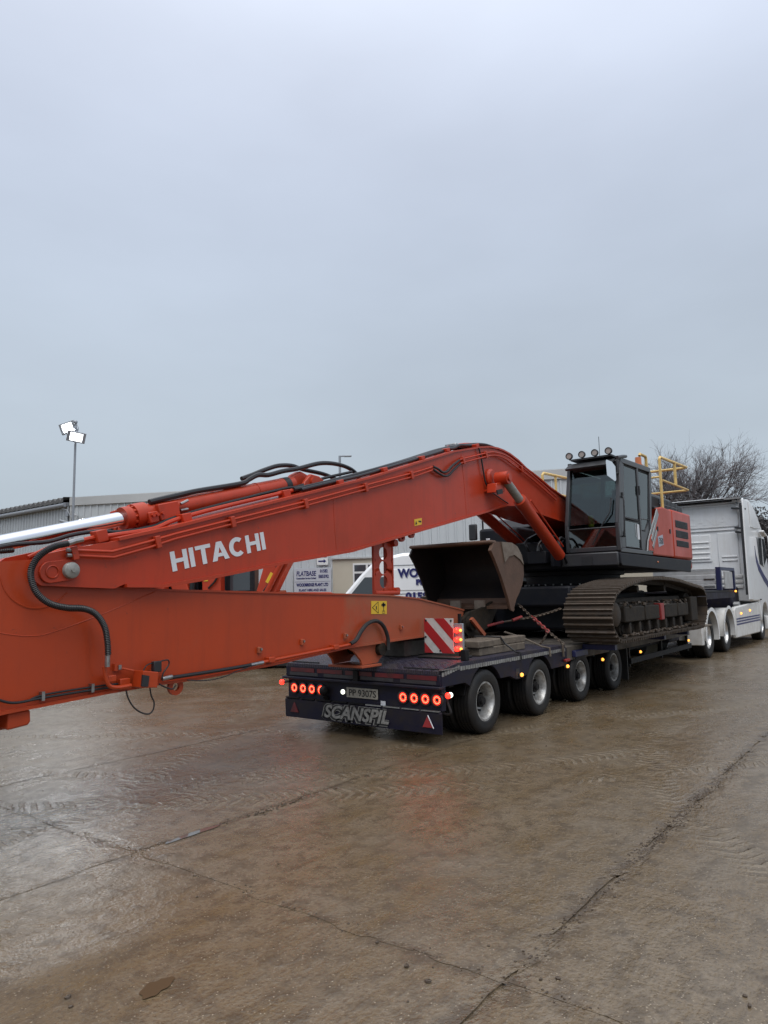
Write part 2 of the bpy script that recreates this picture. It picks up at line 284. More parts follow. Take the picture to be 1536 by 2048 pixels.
# ------------------------------------------------------------------ mesh helpers
def catmull(pts, k=6):
    pts = [Vector(p) for p in pts]
    if len(pts) < 3: return pts
    q = [pts[0] * 2 - pts[1]] + pts + [pts[-1] * 2 - pts[-2]]
    out = []
    for i in range(1, len(q) - 2):
        p0, p1, p2, p3 = q[i - 1:i + 3]
        for j in range(k):
            t = j / k
            out.append(.5 * ((2 * p1) + (p2 - p0) * t + (2 * p0 - 5 * p1 + 4 * p2 - p3) * t * t + (3 * p1 - p0 - 3 * p2 + p3) * t ** 3))
    return out + [pts[-1]]
class MB:
    def __init__(s): s.v = []; s.f = []
    def add(s, vs, fs):
        o = len(s.v); s.v += [tuple(v) for v in vs]; s.f += [tuple(i + o for i in f) for f in fs]; return s
    def box(s, x0, x1, y0, y1, z0, z1):
        return s.add([(x, y, z) for x in (x0, x1) for y in (y0, y1) for z in (z0, z1)],
                     [(0, 1, 3, 2), (4, 6, 7, 5), (0, 4, 5, 1), (2, 3, 7, 6), (0, 2, 6, 4), (1, 5, 7, 3)])
    def obox(s, c, size, M):
        hx, hy, hz = (a / 2 for a in size); c = Vector(c)
        return s.add([c + M @ Vector((x, y, z)) for x in (-hx, hx) for y in (-hy, hy) for z in (-hz, hz)],
                     [(0, 1, 3, 2), (4, 6, 7, 5), (0, 4, 5, 1), (2, 3, 7, 6), (0, 2, 6, 4), (1, 5, 7, 3)])
    def cyl(s, p0, p1, r0, r1=None, n=16, caps=True):
        r1 = r0 if r1 is None else r1; p0, p1 = Vector(p0), Vector(p1); d = (p1 - p0).normalized()
        a = d.orthogonal().normalized(); b = d.cross(a)
        vs = [p + (a * math.cos(2 * math.pi * i / n) + b * math.sin(2 * math.pi * i / n)) * r for p, r in ((p0, r0), (p1, r1)) for i in range(n)]
        fs = [(i, (i + 1) % n, n + (i + 1) % n, n + i) for i in range(n)]
        if caps: fs += [tuple(range(n - 1, -1, -1)), tuple(range(n, 2 * n))]
        return s.add(vs, fs)
    def tube(s, pts, r, n=8, smooth=0, caps=True):
        pts = catmull(pts, smooth) if smooth else [Vector(p) for p in pts]
        up = None; vs = []; m = len(pts)
        for i, p in enumerate(pts):
            d = (pts[min(i + 1, m - 1)] - pts[max(i - 1, 0)]).normalized()
            if up is None: up = d.orthogonal().normalized()
            else:
                up = up - d * up.dot(d); up = up.normalized() if up.length > 1e-6 else d.orthogonal().normalized()
            b = d.cross(up); rr = r[i] if isinstance(r, list) else r
            vs += [p + (up * math.cos(2 * math.pi * k / n) + b * math.sin(2 * math.pi * k / n)) * rr for k in range(n)]
        fs = [(j * n + i, j * n + (i + 1) % n, (j + 1) * n + (i + 1) % n, (j + 1) * n + i) for j in range(m - 1) for i in range(n)]
        if caps: fs += [tuple(range(n - 1, -1, -1)), tuple((m - 1) * n + i for i in range(n))]
        return s.add(vs, fs)
    def prism(s, poly, a, b, axis='y'):
        n = len(poly)
        mk = {'y': lambda p, t: (p[0], t, p[1]), 'x': lambda p, t: (t, p[0], p[1]), 'z': lambda p, t: (p[0], p[1], t)}[axis]
        vs = [mk(p, a) for p in poly] + [mk(p, b) for p in poly]
        return s.add(vs, [tuple(range(n)), tuple(range(2 * n - 1, n - 1, -1))] + [(i, n + i, n + (i + 1) % n, (i + 1) % n) for i in range(n)])
    def strip(s, poly, a, b, th, closed=False, axis='y'):
        """a folded plate of thickness th following an open outline in X-Z, running from a to b in Y"""
        pts = [Vector((p[0], p[1])) for p in poly]; m = len(pts); off = []
        for i, p in enumerate(pts):
            d = (pts[min(i + 1, m - 1)] - pts[max(i - 1, 0)]).normalized(); off.append(p + Vector((-d.y, d.x)) * th)
        full = [tuple(p) for p in pts] + [tuple(p) for p in reversed(off)]
        vs = [(p[0], a, p[1]) for p in full] + [(p[0], b, p[1]) for p in full]; n = len(full); fs = []
        for i in range(n): fs.append((i, n + i, n + (i + 1) % n, (i + 1) % n))
        for i in range(m - 1):
            fs.append((i, i + 1, n - 2 - i, n - 1 - i)); fs.append((2 * n - 1 - i, 2 * n - 2 - i, n + i + 1, n + i))
        return s.add(vs, fs)
    def lathe(s, prof, o, axis=(0, 1, 0), n=32, a0=0, a1=2 * math.pi):
        o = Vector(o); d = Vector(axis).normalized(); a = d.orthogonal().normalized()
        if abs(d.y) > .9: a = Vector((1, 0, 0))
        b = d.cross(a); full = abs(a1 - a0 - 2 * math.pi) < 1e-6; k = n if full else n + 1; m = len(prof)
        vs = [o + d * h + (a * math.cos(a0 + (a1 - a0) * i / n) + b * math.sin(a0 + (a1 - a0) * i / n)) * r for i in range(k) for r, h in prof]
        fs = [(i * m + j, i * m + j + 1, ((i + 1) % k) * m + j + 1, ((i + 1) % k) * m + j) for i in range(n if full else n) for j in range(m - 1)]
        return s.add(vs, fs)
    def ball(s, c, r, n=10, sc=(1, 1, 1)):
        m = n // 2 + 1; vs = []; fs = []
        for j in range(m):
            t = math.pi * j / (m - 1)
            for i in range(n):
                p = 2 * math.pi * i / n
                vs.append((c[0] + r * sc[0] * math.sin(t) * math.cos(p), c[1] + r * sc[1] * math.sin(t) * math.sin(p), c[2] + r * sc[2] * math.cos(t)))
        for j in range(m - 1):
            for i in range(n): fs.append((j * n + i, j * n + (i + 1) % n, (j + 1) * n + (i + 1) % n, (j + 1) * n + i))
        return s.add(vs, fs)
    def mesh(s, name, mt, smooth=30):
        me = bpy.data.meshes.new(name); me.from_pydata(s.v, [], s.f)
        bm = bmesh.new(); bm.from_mesh(me); bmesh.ops.remove_doubles(bm, verts=bm.verts, dist=1e-5); bmesh.ops.recalc_face_normals(bm, faces=bm.faces); bm.to_mesh(me); bm.free()
        if smooth:
            for p in me.polygons: p.use_smooth = True
            me.set_sharp_from_angle(angle=R(smooth))
        for k in (mt if isinstance(mt, (list, tuple)) else [mt]): me.materials.append(MT[k])
        return me
    def build(s, name, mt, parent=None, smooth=30, bevel=0, label=None):
        return put(name, s.mesh(name, mt, smooth), parent, None, bevel, label)
def worldloc(o):
    v = Vector((0, 0, 0))
    while o: v += o.location; o = o.parent
    return v
def put(name, me, parent=None, M=None, bevel=0, label=None):
    """link a mesh whose coordinates are world ones (or moved by M) as one object under parent"""
    o = bpy.data.objects.new(name, me); COL.objects.link(o)
    M = M.copy() if M is not None else Matrix.Identity(4)
    if parent is not None:
        o.parent = parent; o.matrix_local = (ROOTM[parent.name].inverted() if parent.name in ROOTM else Matrix.Translation(-worldloc(parent))) @ M
    else: o.matrix_local = M
    if parent is not None and parent.name in LOCAL: o.matrix_local = M; LOCAL.add(o.name)
    if bevel:
        b = o.modifiers.new('edge', 'BEVEL'); b.width = bevel; b.segments = 2; b.limit_method = 'ANGLE'; b.angle_limit = R(35)
    if label: o['label'] = label
    return o
ROOTM = {}; LOCAL = set()
def thing(name, label, cat, loc=(0, 0, 0), rz=0, group=None, local=False):
    o = bpy.data.objects.new(name, None); COL.objects.link(o); o.location = loc; o.rotation_euler = (0, 0, rz)
    o.empty_display_size = .2
    o['label'] = label; o['category'] = cat
    if group: o['group'] = group
    if local: LOCAL.add(o.name)
    return o
def tag(o, label, cat, group=None):
    o['label'] = label; o['category'] = cat
    if group: o['group'] = group
    return o
def mats(xa, ya, za, loc):
    return Matrix(((xa[0], ya[0], za[0], loc[0]), (xa[1], ya[1], za[1], loc[1]), (xa[2], ya[2], za[2], loc[2]), (0, 0, 0, 1)))
SIDE = ((1, 0, 0), (0, 0, 1), (0, -1, 0))          # lettering on a face that looks towards -Y
REAR = ((0, -1, 0), (0, 0, 1), (-1, 0, 0))         # lettering on a face that looks towards -X
def text(name, body, loc, axes, size, mt, parent, width=None, offset=0, extrude=.002, shear=0, align='LEFT', tilt=0, spacing=1):
    c = bpy.data.curves.new(name, 'FONT'); c.body = body; c.size = size; c.offset = offset; c.extrude = extrude; c.shear = shear; c.align_x = align; c.space_character = spacing
    c.resolution_u = 4; c.materials.append(MT[mt])
    o = bpy.data.objects.new(name, c); COL.objects.link(o)
    bpy.context.view_layer.update()
    sx_ = 1.0
    if width: sx_ = width / max(o.dimensions.x, 1e-4)
    M = mats(*axes, loc) @ Matrix.Rotation(tilt, 4, 'Z') @ Matrix.Diagonal((sx_, 1, 1, 1))
    me = bpy.data.meshes.new_from_object(o.evaluated_get(bpy.context.evaluated_depsgraph_get())); bpy.data.objects.remove(o)
    o = bpy.data.objects.new(name, me); COL.objects.link(o); o['kind'] = 'stuff'; del o['kind']
    o.parent = parent
    o.matrix_local = M if parent.name in LOCAL else Matrix.Translation(-worldloc(parent)) @ M
    return o

# ------------------------------------------------------------------ ground: concrete slabs over a base sheet
base = MB().add([(-600, -600, -.009), (900, -600, -.009), (900, 900, -.009), (-600, 900, -.009)], [(0, 1, 2, 3)]).build('ground', 'wet_concrete'); base['kind'] = 'structure'
xj = [-9.05, 2.95, 14.95, 26.95, 38.95]; yj = [-9.4, -6.7, -3.95, -1.15, 1.62, 4.42, 7.05, 9.75, 12.5, 15.2, 18.0, 20.8, 23.6, 26.4]
for i in range(len(xj) - 1):
    for j in range(len(yj) - 1):
        rr = random.Random(i * 50 + j)
        def gap(k): return .006 if abs(k - 1.62) < .01 else .0008
        x0, x1, y0, y1 = xj[i] + .0015, xj[i + 1] - .0015, yj[j] + gap(yj[j]), yj[j + 1] - gap(yj[j + 1])
        def jit(k): return (.014 if abs(k - 1.62) < .01 else .002)
        z = 0.0; st = .12; pl = []
        def run(a, b): 
            n_ = max(2, int(abs(b - a) / st)); return [a + (b - a) * q / n_ for q in range(n_)]
        pl += [(x, y0 + rr.uniform(0, jit(yj[j])), z) for x in run(x0, x1)]
        pl += [(x1 - rr.uniform(0, .002), y, z) for y in run(y0, y1)]
        pl += [(x, y1 - rr.uniform(0, jit(yj[j + 1])), z) for x in run(x1, x0)]
        pl += [(x0 + rr.uniform(0, .002), y, z) for y in run(y1, y0)]
        n_ = len(pl); m_ = MB(); m_.add(pl + [(a, b, -.035) for a, b, c in pl], [tuple(range(n_))] + [(q, n_ + q, n_ + (q + 1) % n_, (q + 1) % n_) for q in range(n_)])
        m_.build('concrete_slab', 'wet_concrete', base, smooth=0)
def blob(cx, cy, lx, ly, ang, seed, z, n=26, amp=.3):
    rr = random.Random(seed); ph = [rr.uniform(0, 6.28) for _ in range(4)]; vs = []
    for k in range(n):
        t = 2 * math.pi * k / n; q = 1 + amp * (math.sin(2 * t + ph[0]) * .5 + math.sin(3 * t + ph[1]) * .35 + math.sin(7 * t + ph[2]) * .25)
        a, b = math.cos(t) * lx * q, math.sin(t) * ly * q
        vs.append((cx + a * math.cos(ang) - b * math.sin(ang), cy + a * math.sin(ang) + b * math.cos(ang), z))
    return vs
for k, (cx, cy, lx, ly, an, mt, lab) in enumerate([(3.42, 4.40, .22, .035, .02, 'puddle_grey', 'thin bright strip of rainwater lying in the slab joint'),
        (2.02, 2.85, .085, .05, .4, 'puddle_water', 'small brown puddle on the bare concrete near the camera')]):
    vs = blob(cx, cy, lx, ly, an, 60 + k, .0045, 60, .3); pu = MB().add(vs, [tuple(range(len(vs)))]).build('puddle', mt, smooth=0); pu['label'] = lab; pu['category'] = 'puddle'; pu['kind'] = 'structure'; del pu['category']
cl = MB(); rr = random.Random(5)
def clod(x, y, r_):
    n0 = len(cl.v); cl.ball((x, y, r_ * .35), r_, 6, (rr.uniform(.8, 1.5), rr.uniform(.7, 1.3), rr.uniform(.4, .7)))
    for q in range(n0, len(cl.v)):
        a = cl.v[q]; cl.v[q] = (a[0] + rr.uniform(-.2, .2) * r_, a[1] + rr.uniform(-.2, .2) * r_, a[2] + rr.uniform(-.12, .12) * r_)
for _ in range(700):
    x = rr.uniform(3.0, 8.2) if rr.random() < .5 else rr.gauss(5.6, .7); clod(x, 1.62 + rr.gauss(0, .03), rr.uniform(.002, .0085))
for _ in range(150): clod(rr.uniform(3.0, 4.9), 4.42 + rr.gauss(0, .02), rr.uniform(.002, .007))
for _ in range(160): clod(2.95 + rr.gauss(0, .03), rr.uniform(1.2, 6.5), rr.uniform(.002, .007))
for _ in range(60): clod(4.25 + rr.gauss(0, .22), 4.36 + rr.gauss(0, .02), rr.uniform(.004, .012))
for _ in range(230): clod(rr.uniform(1.6, 14), rr.uniform(.4, 8), rr.uniform(.002, .008))
for x, y in ((3.05, 1.5), (3.1, 1.44), (3.35, .72), (3.42, .75), (2.75, 1.9), (2.3, 1.75), (1.75, 3.1), (1.72, 3.02), (7.5, 3.5), (2.9, 2.3), (2.8, 2.05)): clod(x, y, rr.uniform(.009, .017))
sm = MB()
def smear(cx, cy, lx, ly, an, sd, z): vs = blob(cx, cy, lx, ly, an, sd, z, 22, .45); sm.add(vs, [tuple(range(len(vs)))])
for q in range(30): smear(rr.uniform(3.0, 14), 1.62 + rr.gauss(0, .02), rr.uniform(.08, .3), rr.uniform(.025, .06), rr.gauss(0, .1), 200 + q, .0015 + q * .00002)
for q in range(34): smear(rr.uniform(-1, 10), 4.42 + rr.gauss(0, .008), rr.uniform(.10, .40), rr.uniform(.012, .03), rr.gauss(0, .04), 300 + q, .0015 + q * .00002)
for q in range(40): smear(rr.uniform(-1, 12), 7.05 + rr.gauss(0, .008), rr.uniform(.10, .40), rr.uniform(.012, .03), rr.gauss(0, .04), 400 + q, .0015 + q * .00002)
for q in range(44): smear(2.95 + rr.gauss(0, .008), rr.uniform(.3, 8), rr.uniform(.012, .035), rr.uniform(.05, .22), rr.gauss(0, .04), 500 + q, .0015 + q * .00002)
o = sm.build('mud_smears', 'wet_concrete', smooth=0); o['kind'] = 'stuff'; o['label'] = 'thin wet mud smeared over the slab joints'
o = cl.build('mud_clods', 'mud'); o['kind'] = 'stuff'; o['label'] = 'crumbs and clods of brown mud scattered on the wet concrete'

# ------------------------------------------------------------------ wheels
def tyre_mesh(name, r, w, rim_r, mt='tyre', grooves=4):
    h = w / 2; p = [(rim_r, -h * .72), (rim_r + .02, -h * .95), ((r + rim_r) / 2, -h * 1.03), (r - .05, -h), (r - .018, -h * .9)]
    for g in range(grooves):
        c = -h * .72 + (1.44 * h) * (g + .5) / grooves
        p += [(r, c - h * .14), (r, c - .01), (r - .012, c - .008), (r - .012, c + .008), (r, c + .01)]
    p += [(r, h * .86), (r - .018, h * .9), (r - .05, h), ((r + rim_r) / 2, h * 1.03), (rim_r + .02, h * .95), (rim_r, h * .72)]
    return MB().lathe(p, (0, 0, 0), (0, 1, 0), 48).mesh(name, mt, 40)
def rim_mesh(name, rr_, dish, w, mt):
    h = w / 2; m = MB()
    # outer lip faces -Y; dish recessed by `dish`
    p = [(rr_ + .004, -h * .78), (rr_ + .014, -h * .84), (rr_ - .012, -h * .84), (rr_ - .022, -h * .70), (rr_ - .035, -h * .45), (rr_ - .045, -h + dish), (rr_ * .80, -h + dish + .012),
         (rr_ * .66, -h + dish - .02), (rr_ * .62, -h + dish - .022), (rr_ * .46, -h + dish + .005), (.001, -h + dish + .005)]
    m.lathe(p, (0, 0, 0), (0, 1, 0), 40); return m.mesh(name, mt, 40)
def hub_mesh(name, rr_, dish, w, mt):
    h = w / 2; m = MB(); m.cyl((0, -h + dish + .02, 0), (0, -h + dish - .09, 0), rr_ * .36, rr_ * .33, 20); m.cyl((0, -h + dish - .089, 0), (0, -h + dish - .125, 0), rr_ * .22, rr_ * .20, 16)
    for k in range(10):
        a = 2 * math.pi * k / 10; m.cyl((math.cos(a) * rr_ * .56, -h + dish + .01, math.sin(a) * rr_ * .56), (math.cos(a) * rr_ * .56, -h + dish - .05, math.sin(a) * rr_ * .56), .014, n=6)
    return m.mesh(name, mt, 40)
TY = tyre_mesh('trailer_tyre', .385, .25, .228); RM = rim_mesh('trailer_rim', .228, .165, .25, 'rim'); HB = hub_mesh('trailer_hub', .228, .165, .25, 'dark_frame')
TT = tyre_mesh('truck_tyre', .52, .32, .295); TR_ = rim_mesh('truck_rim', .295, .20, .32, 'rim_polished'); TH = hub_mesh('truck_hub', .295, .20, .32, 'rim')
FT = rim_mesh('steer_rim', .295, .05, .32, 'rim_polished')
def wheel(parent, x, y, z, ty, rm, hb, flip=False, label=None):
    M = Matrix.Translation((x, y, z)) @ (Matrix.Rotation(math.pi, 4, 'Z') if flip else Matrix.Identity(4))
    w = put('wheel', ty, parent, M)
    for nm, me in (('rim', rm), ('hub', hb)):
        o = bpy.data.objects.new(nm, me); COL.objects.link(o); o.parent = w
    return w

# ------------------------------------------------------------------ low loader trailer
TRL = thing('low_loader_trailer', 'dark blue low loader trailer with red tail lamps carrying the big excavator', 'trailer', (6.77, 5.62, 0))
YR, YL = 4.40, 6.84
AX = [7.80, 9.33, 10.83, 12.33]
for x in AX:
    for y, fl in ((YR + .125, False), (YR + .40, False), (YL - .125, True), (YL - .40, True)):
        wheel(TRL, x, y, .385, TY, RM, HB, fl)
    MB().cyl((x, YR + .2, .385), (x, YL - .2, .385), .07, n=12).build('axle', 'dark_frame', TRL)
# rear deck: chequer plate tail rising to the flat deck
dk = MB(); dk.prism([(6.775, .838), (7.19, .898), (7.19, .86), (6.775, .80)], YR + .03, YL - .03); dk.build('rear_ramp', 'chequer_plate', TRL)
MB().box(7.19, 10.30, YR + .03, YL - .03, .855, .897).build('deck', 'chequer_plate', TRL)
for k in range(12):   # deck boards over the low bed
    a, b = YR + .06 + k * (YL - YR - .12) / 12, YR + .06 + (k + 1) * (YL - YR - .12) / 12 - .008
    MB().box(10.32, 17.3, a, b, .80, .872 + .004 * math.sin(k * 2.3)).build('deck_plank', 'deck_wood', TRL, bevel=.006)
# side beams with wheel arches
arch = [(6.80, .80), (7.19, .86), (10.30, .86), (10.30, .60)]
def arc(cx, rad, a0, a1, n=12): return [(cx + rad * math.cos(R(a0 + (a1 - a0) * q / n)), .385 + rad * math.sin(R(a0 + (a1 - a0) * q / n))) for q in range(n + 1)]
arch += [p for p in arc(AX[1], .445, 28, 152)] + [(8.72, .56), (8.62, .56)] + [(8.44, .62)] + [p for p in arc(AX[0], .445, 32, 150)] + [(7.30, .66), (6.80, .66)]
for y0, y1 in ((YR, YR + .06), (YL - .06, YL)): MB().prism(arch, y0, y1).build('side_beam', 'navy', TRL, bevel=.006)
for cx in AX[:2]:
    for y0, y1 in ((YR + .063, YR + .62), (YL - .62, YL - .063)):
        MB().strip(arc(cx, .447, 15, 165, 16), y0, y1, .012).build('mudguard', 'dark_frame', TRL)
for yy, sgn in ((YR, -1), (YL, 1)):
    for q in range(52):   # reflective tape broken into worn segments
        x = 7.20 + q * .0585
        if x > 10.24: break
        z0, z1 = (.812, .857)
        MB().box(x, x + .047, yy + sgn * .0035 - .0015, yy + sgn * .0035 + .0015, z0 + rnd.uniform(-.003, .003), z1).build('reflective_tape', 'tape_white', TRL)
    for q in range(7):
        x = 6.80 + q * .056; z = .80 + (x - 6.775) * .145
        MB().box(x, x + .045, yy + sgn * .0035 - .0015, yy + sgn * .0035 + .0015, z - .025, z + .02).build('reflective_tape', 'tape_white', TRL)
MB().box(6.80, 7.17, YR - .012, YR + .03, .845, .852).build('deck_edge', 'steel', TRL)
# tail: upper beam, ledge, lamp panel, lower flap
MB().box(6.775, 6.86, YR + .01, YL - .01, .675, .80).build('rear_beam', 'navy', TRL, bevel=.008)
MB().box(6.735, 6.86, YR - .01, YL + .03, .640, .672).build('rear_ledge', 'navy', TRL, bevel=.008)
for k in range(5):
    a = YL - .10 - k * .47; b = max(a - .42, YR + .05)
    MB().box(6.7695, 6.774, b, a, .735, .785).build('reflective_tape', 'tape_red', TRL)
for k in range(4):
    a = YL - .08 - k * .60; MB().box(6.771, 6.7745, max(a - .5, YR + .05), a, .69, .73).build('reflective_tape', 'tape_dull', TRL)
MB().box(6.745, 6.78, 5.58, 5.66, .66, .80).build('ramp_hinge', 'dark_frame', TRL, bevel=.008)
for a, b in ((6.3, 6.78), (4.46, 4.95)): MB().box(6.83, 6.85, a, b, .85, .862).build('deck_slot', 'black_plastic', TRL)
MB().box(6.81, 6.90, YR + .02, YL - .02, .395, .640).build('lamp_panel', 'navy', TRL)
fl = MB(); fl.prism([(6.79, .39), (6.765, .375), (6.775, .15), (6.79, .15)], YR, YL, 'y'); fl.build('rear_flap', 'navy', TRL)
for k in range(9): MB().box(6.761, 6.80, YR + .03 + k * .27, YR + .03 + k * .27 + .24, .392, .406).build('flap_strip', 'steel' if k < 4 else 'dark_frame', TRL)
def round_lamp(y, z, r_=.066, x=6.80):
    b = MB().lathe([(r_ * 1.12, .02), (r_ * 1.15, -.012), (r_ * .86, -.016), (r_ * .79, .0), (r_ * .79, .015)], (x, y, z), (1, 0, 0), 28).build('tail_lamp', 'lamp_bezel', TRL, 40)
    MB().lathe([(.0, .012), (r_ * .32, .012)], (x - .012, y, z), (1, 0, 0), 20).build('lamp_centre', 'lamp_bezel', b)
    MB().lathe([(r_ * .34, .006), (r_ * .80, .006)], (x - .008, y, z), (1, 0, 0), 28).build('lens', 'led_red', b)
    d = MB()
    for q in range(12):
        a = 2 * math.pi * q / 12; d.ball((x - .008, y + math.cos(a) * r_ * .58, z + math.sin(a) * r_ * .58), .0085, 6)
    d.build('diodes', 'led_dot', b)
for y in (6.70, 6.543, 6.387, 6.23): round_lamp(y, .522)
for y in (4.94, 4.783, 4.627, 4.47): round_lamp(y, .520)
MB().ball((6.74, 6.13, .525), .062, 14).cyl((6.74, 6.13, .47), (6.81, 6.13, .41), .03).build('tow_ball', 'dark_frame', TRL)
MB().lathe([(0, -.01), (.022, -.01), (.03, 0), (.03, .02)], (6.80, 5.87, .52), (1, 0, 0), 16).build('reversing_lamp', 'lamp_white', TRL)
MB().box(6.795, 6.80, 5.20, 5.27, .40, .455).build('reflector', 'paper', TRL)
pl = MB().box(6.792, 6.80, 5.31, 5.80, .463, .585).build('number_plate', 'plate', TRL, bevel=.004)
text('plate_lettering', 'PP 9307S', (6.789, 5.765, .485), REAR, .115, 'black_print', pl, width=.42, offset=.0)
bp_ = text('company_lettering', 'SCANSPIL', (6.758, 6.15, .205), REAR, .21, 'grey_print', TRL, width=1.02, offset=.006, shear=.28, extrude=.003)
text('lettering_shadow', 'SCANSPIL', (6.7625, 6.165, .200), REAR, .21, 'black_print', TRL, width=1.05, offset=.022, shear=.28)
text('lettering_outline', 'SCANSPIL', (6.7655, 6.17, .198), REAR, .21, 'grey_print', TRL, width=1.065, offset=.030, shear=.28, extrude=.0015)
for y, mt in ((6.67, 'tape_red'), (4.58, 'reflector_red')):
    z = .215; t = MB().prism([(y - .075, z), (y + .075, z), (y, z + .135)], 6.760, 6.772, 'x').build('reflector_triangle', mt, TRL, bevel=.003)
MB().tube([(6.757, 4.50, .212), (6.757, 4.575, .352)], .006, 6).build('triangle_edge', 'white_print', TRL)
# outline lamps on stalks
for y, s_ in ((4.30, 1), (6.90, -1)):
    st = MB().tube([(6.80, y + .11 * s_, .60), (6.78, y + .03 * s_, .585), (6.78, y, .585)], .014, 8).build('stalk_lamp', 'rubber', TRL)
    MB().ball((6.765, y, .585), .034, 12).build('lens', 'lamp_red', st)
    if s_ == 1: MB().ball((6.805, y - .004, .587), .030, 12).build('front_lens', 'lamp_white', st)
MB().tube([(6.82, 4.38, .62), (6.80, 4.33, .50), (6.78, 4.28, .40), (6.80, 4.34, .375), (6.85, 4.44, .37)], .014, 8, 5).build('lamp_bracket', 'dark_frame', TRL)
# chassis under the deck
for y0, y1 in ((5.05, 5.25), (6.0, 6.2)): MB().box(6.95, 18.2, y0, y1, .46, .80).build('chassis_rail', 'dark_frame', TRL)
for x in (7.1, 8.6, 10.1, 11.6, 13.2, 14.7, 16.2, 17.4): MB().box(x, x + .1, YR + .1, YL - .1, .62, .797).build('cross_member', 'dark_frame', TRL)
MB().box(6.95, 13.0, YR + .72, YL - .72, .25, .455).build('air_tank', 'dark_frame', TRL, bevel=.05)
for y0, y1 in ((YR + .01, YR + .055), (YL - .055, YL - .01)): MB().box(10.31, 17.35, y0, y1, .66, .868).build('bed_edge', 'deck_wood' if y0 < 5 else 'navy', TRL, bevel=.006)
MB().box(10.92, 11.02, YR - .52, YR, .79, .868).box(13.6, 13.7, YR - .5, YR, .79, .868).box(15.2, 15.3, YR - .5, YR, .79, .868).build('outrigger', 'navy_bright', TRL)
MB().box(10.50, 11.0, YR - .055, YR + .008, .70, .80).build('outrigger_box', 'navy_bright', TRL, bevel=.01)
for q in range(3): MB().box(11.1 + q * 2.1, 11.1 + q * 2.1 + 2.0, YR - .50, YR - .25, .872, .905).build('side_board', 'timber', TRL, bevel=.005)
MB().box(13.25, 17.5, YR + .02, YR + .05, .36, .46).build('side_guard', 'dark_frame', TRL)
for x in (13.27, 15.3, 17.3): MB().box(x, x + .06, YR + .06, YR + .1, .30, .80).build('guard_post', 'dark_frame', TRL)
MB().box(13.0, 13.03, YR + .01, YR + .32, .10, .72).build('mud_flap', 'rubber', TRL)
for x, z in ((8.71, .615), (10.23, .59), (11.68, .57), (13.65, .55), (17.06, .55)):
    b = MB().box(x - .05, x + .05, YR - .02, YR + .01, z - .025, z + .025).build('side_marker', 'black_plastic', TRL, bevel=.008)
    MB().ball((x, YR - .03, z), .026, 10).build('lens', 'lamp_amber', b)
MB().box(8.60, 8.70, YR - .004, YR + .02, .58, .70).build('bracket_plate', 'black_plastic', TRL)
MB().box(10.14, 10.30, YR - .05, YR - .002, .66, .70).build('strap_winch', 'red_chain', TRL, bevel=.01)
MB().box(7.43, 7.52, YR + .06, YR + .13, .898, 1.03).build('stake_post', 'dark_frame', TRL, bevel=.006)
# gooseneck, bulkhead
MB().prism([(16.9, .80), (17.3, .88), (18.3, 1.52), (22.6, 1.60), (22.6, 1.46), (18.6, 1.36), (17.7, .50), (16.9, .50)], 4.75, 6.5).build('gooseneck', 'navy', TRL, bevel=.03)
MB().box(18.4, 22.62, YR + .04, YL - .04, 1.602, 1.66).build('neck_deck', 'dark_house', TRL, bevel=.01)
MB().box(18.4, 22.62, YR + .02, YR + .038, 1.44, 1.60).build('neck_edge', 'navy', TRL)
for k in range(4): MB().box(20.80, 20.84, YR + .12, YL - .05, 1.70 + k * .13, 1.70 + k * .13 + .122).build('bulkhead_board', 'aluminium', TRL, bevel=.008)
MB().box(20.78, 20.86, YR + .10, YL - .03, 2.222, 2.245).build('bulkhead_rail', 'silver_trim', TRL, bevel=.006)
MB().box(20.79, 20.92, YR - .02, YR + .11, 1.66, 2.29).box(20.92, 22.6, YR - .02, YR + .05, 2.20, 2.29).box(22.5, 22.62, YR - .02, YR + .1, 1.66, 2.2).build('bulkhead_post', 'navy_bright', TRL, bevel=.008)
MB().box(21.2, 22.2, YR - .03, YR - .006, 1.70, 2.17).build('side_plate', 'aluminium', TRL)
for z in (1.75, 1.95): MB().box(20.775, 20.798, YR + .14, YR + .42, z, z + .03).build('latch', 'chrome', TRL)
for x, z in ((22.55, 1.62), (18.85, 1.40)): MB().ball((x, YR - .02, z), .03, 10).build('side_marker', 'lamp_amber', TRL)

# warning board with lamps, standing on the deck
WB = thing('warning_board', 'red and white diagonal striped marker board standing on the trailer deck', 'marker board', (7.71, 4.98, .9))
bx0, by0, by1, bz0, bz1 = 7.70, 4.79, 5.23, .955, 1.395
MB().box(bx0, bx0 + .012, by0, by1, bz0, bz1).build('panel', 'board_white', WB)
s_ = by1 - by0
def clip_strip(c0, c1):
    # diagonal band from upper left to lower right, u to the viewer's right, in the unit square
    import itertools
    poly = [(0, 0), (1, 0), (1, 1), (0, 1)]
    def cut(pl, fn):
        out = []
        for a, b in zip(pl, pl[1:] + pl[:1]):
            fa, fb = fn(a), fn(b)
            if fa >= 0: out.append(a)
            if fa * fb < 0: t = fa / (fa - fb); out.append((a[0] + (b[0] - a[0]) * t, a[1] + (b[1] - a[1]) * t))
        return out
    poly = cut(poly, lambda p: p[0] + p[1] - c0); return cut(poly, lambda p: c1 - p[0] - p[1])
for c0, c1 in ((.0, .30), (.62, 1.02), (1.34, 1.70)):
    p = clip_strip(c0, c1); MB().prism([(by1 - u * s_, bz0 + w * s_) for u, w in p], bx0 - .003, bx0 - .0005, 'x').build('red_stripe', 'board_red', WB)
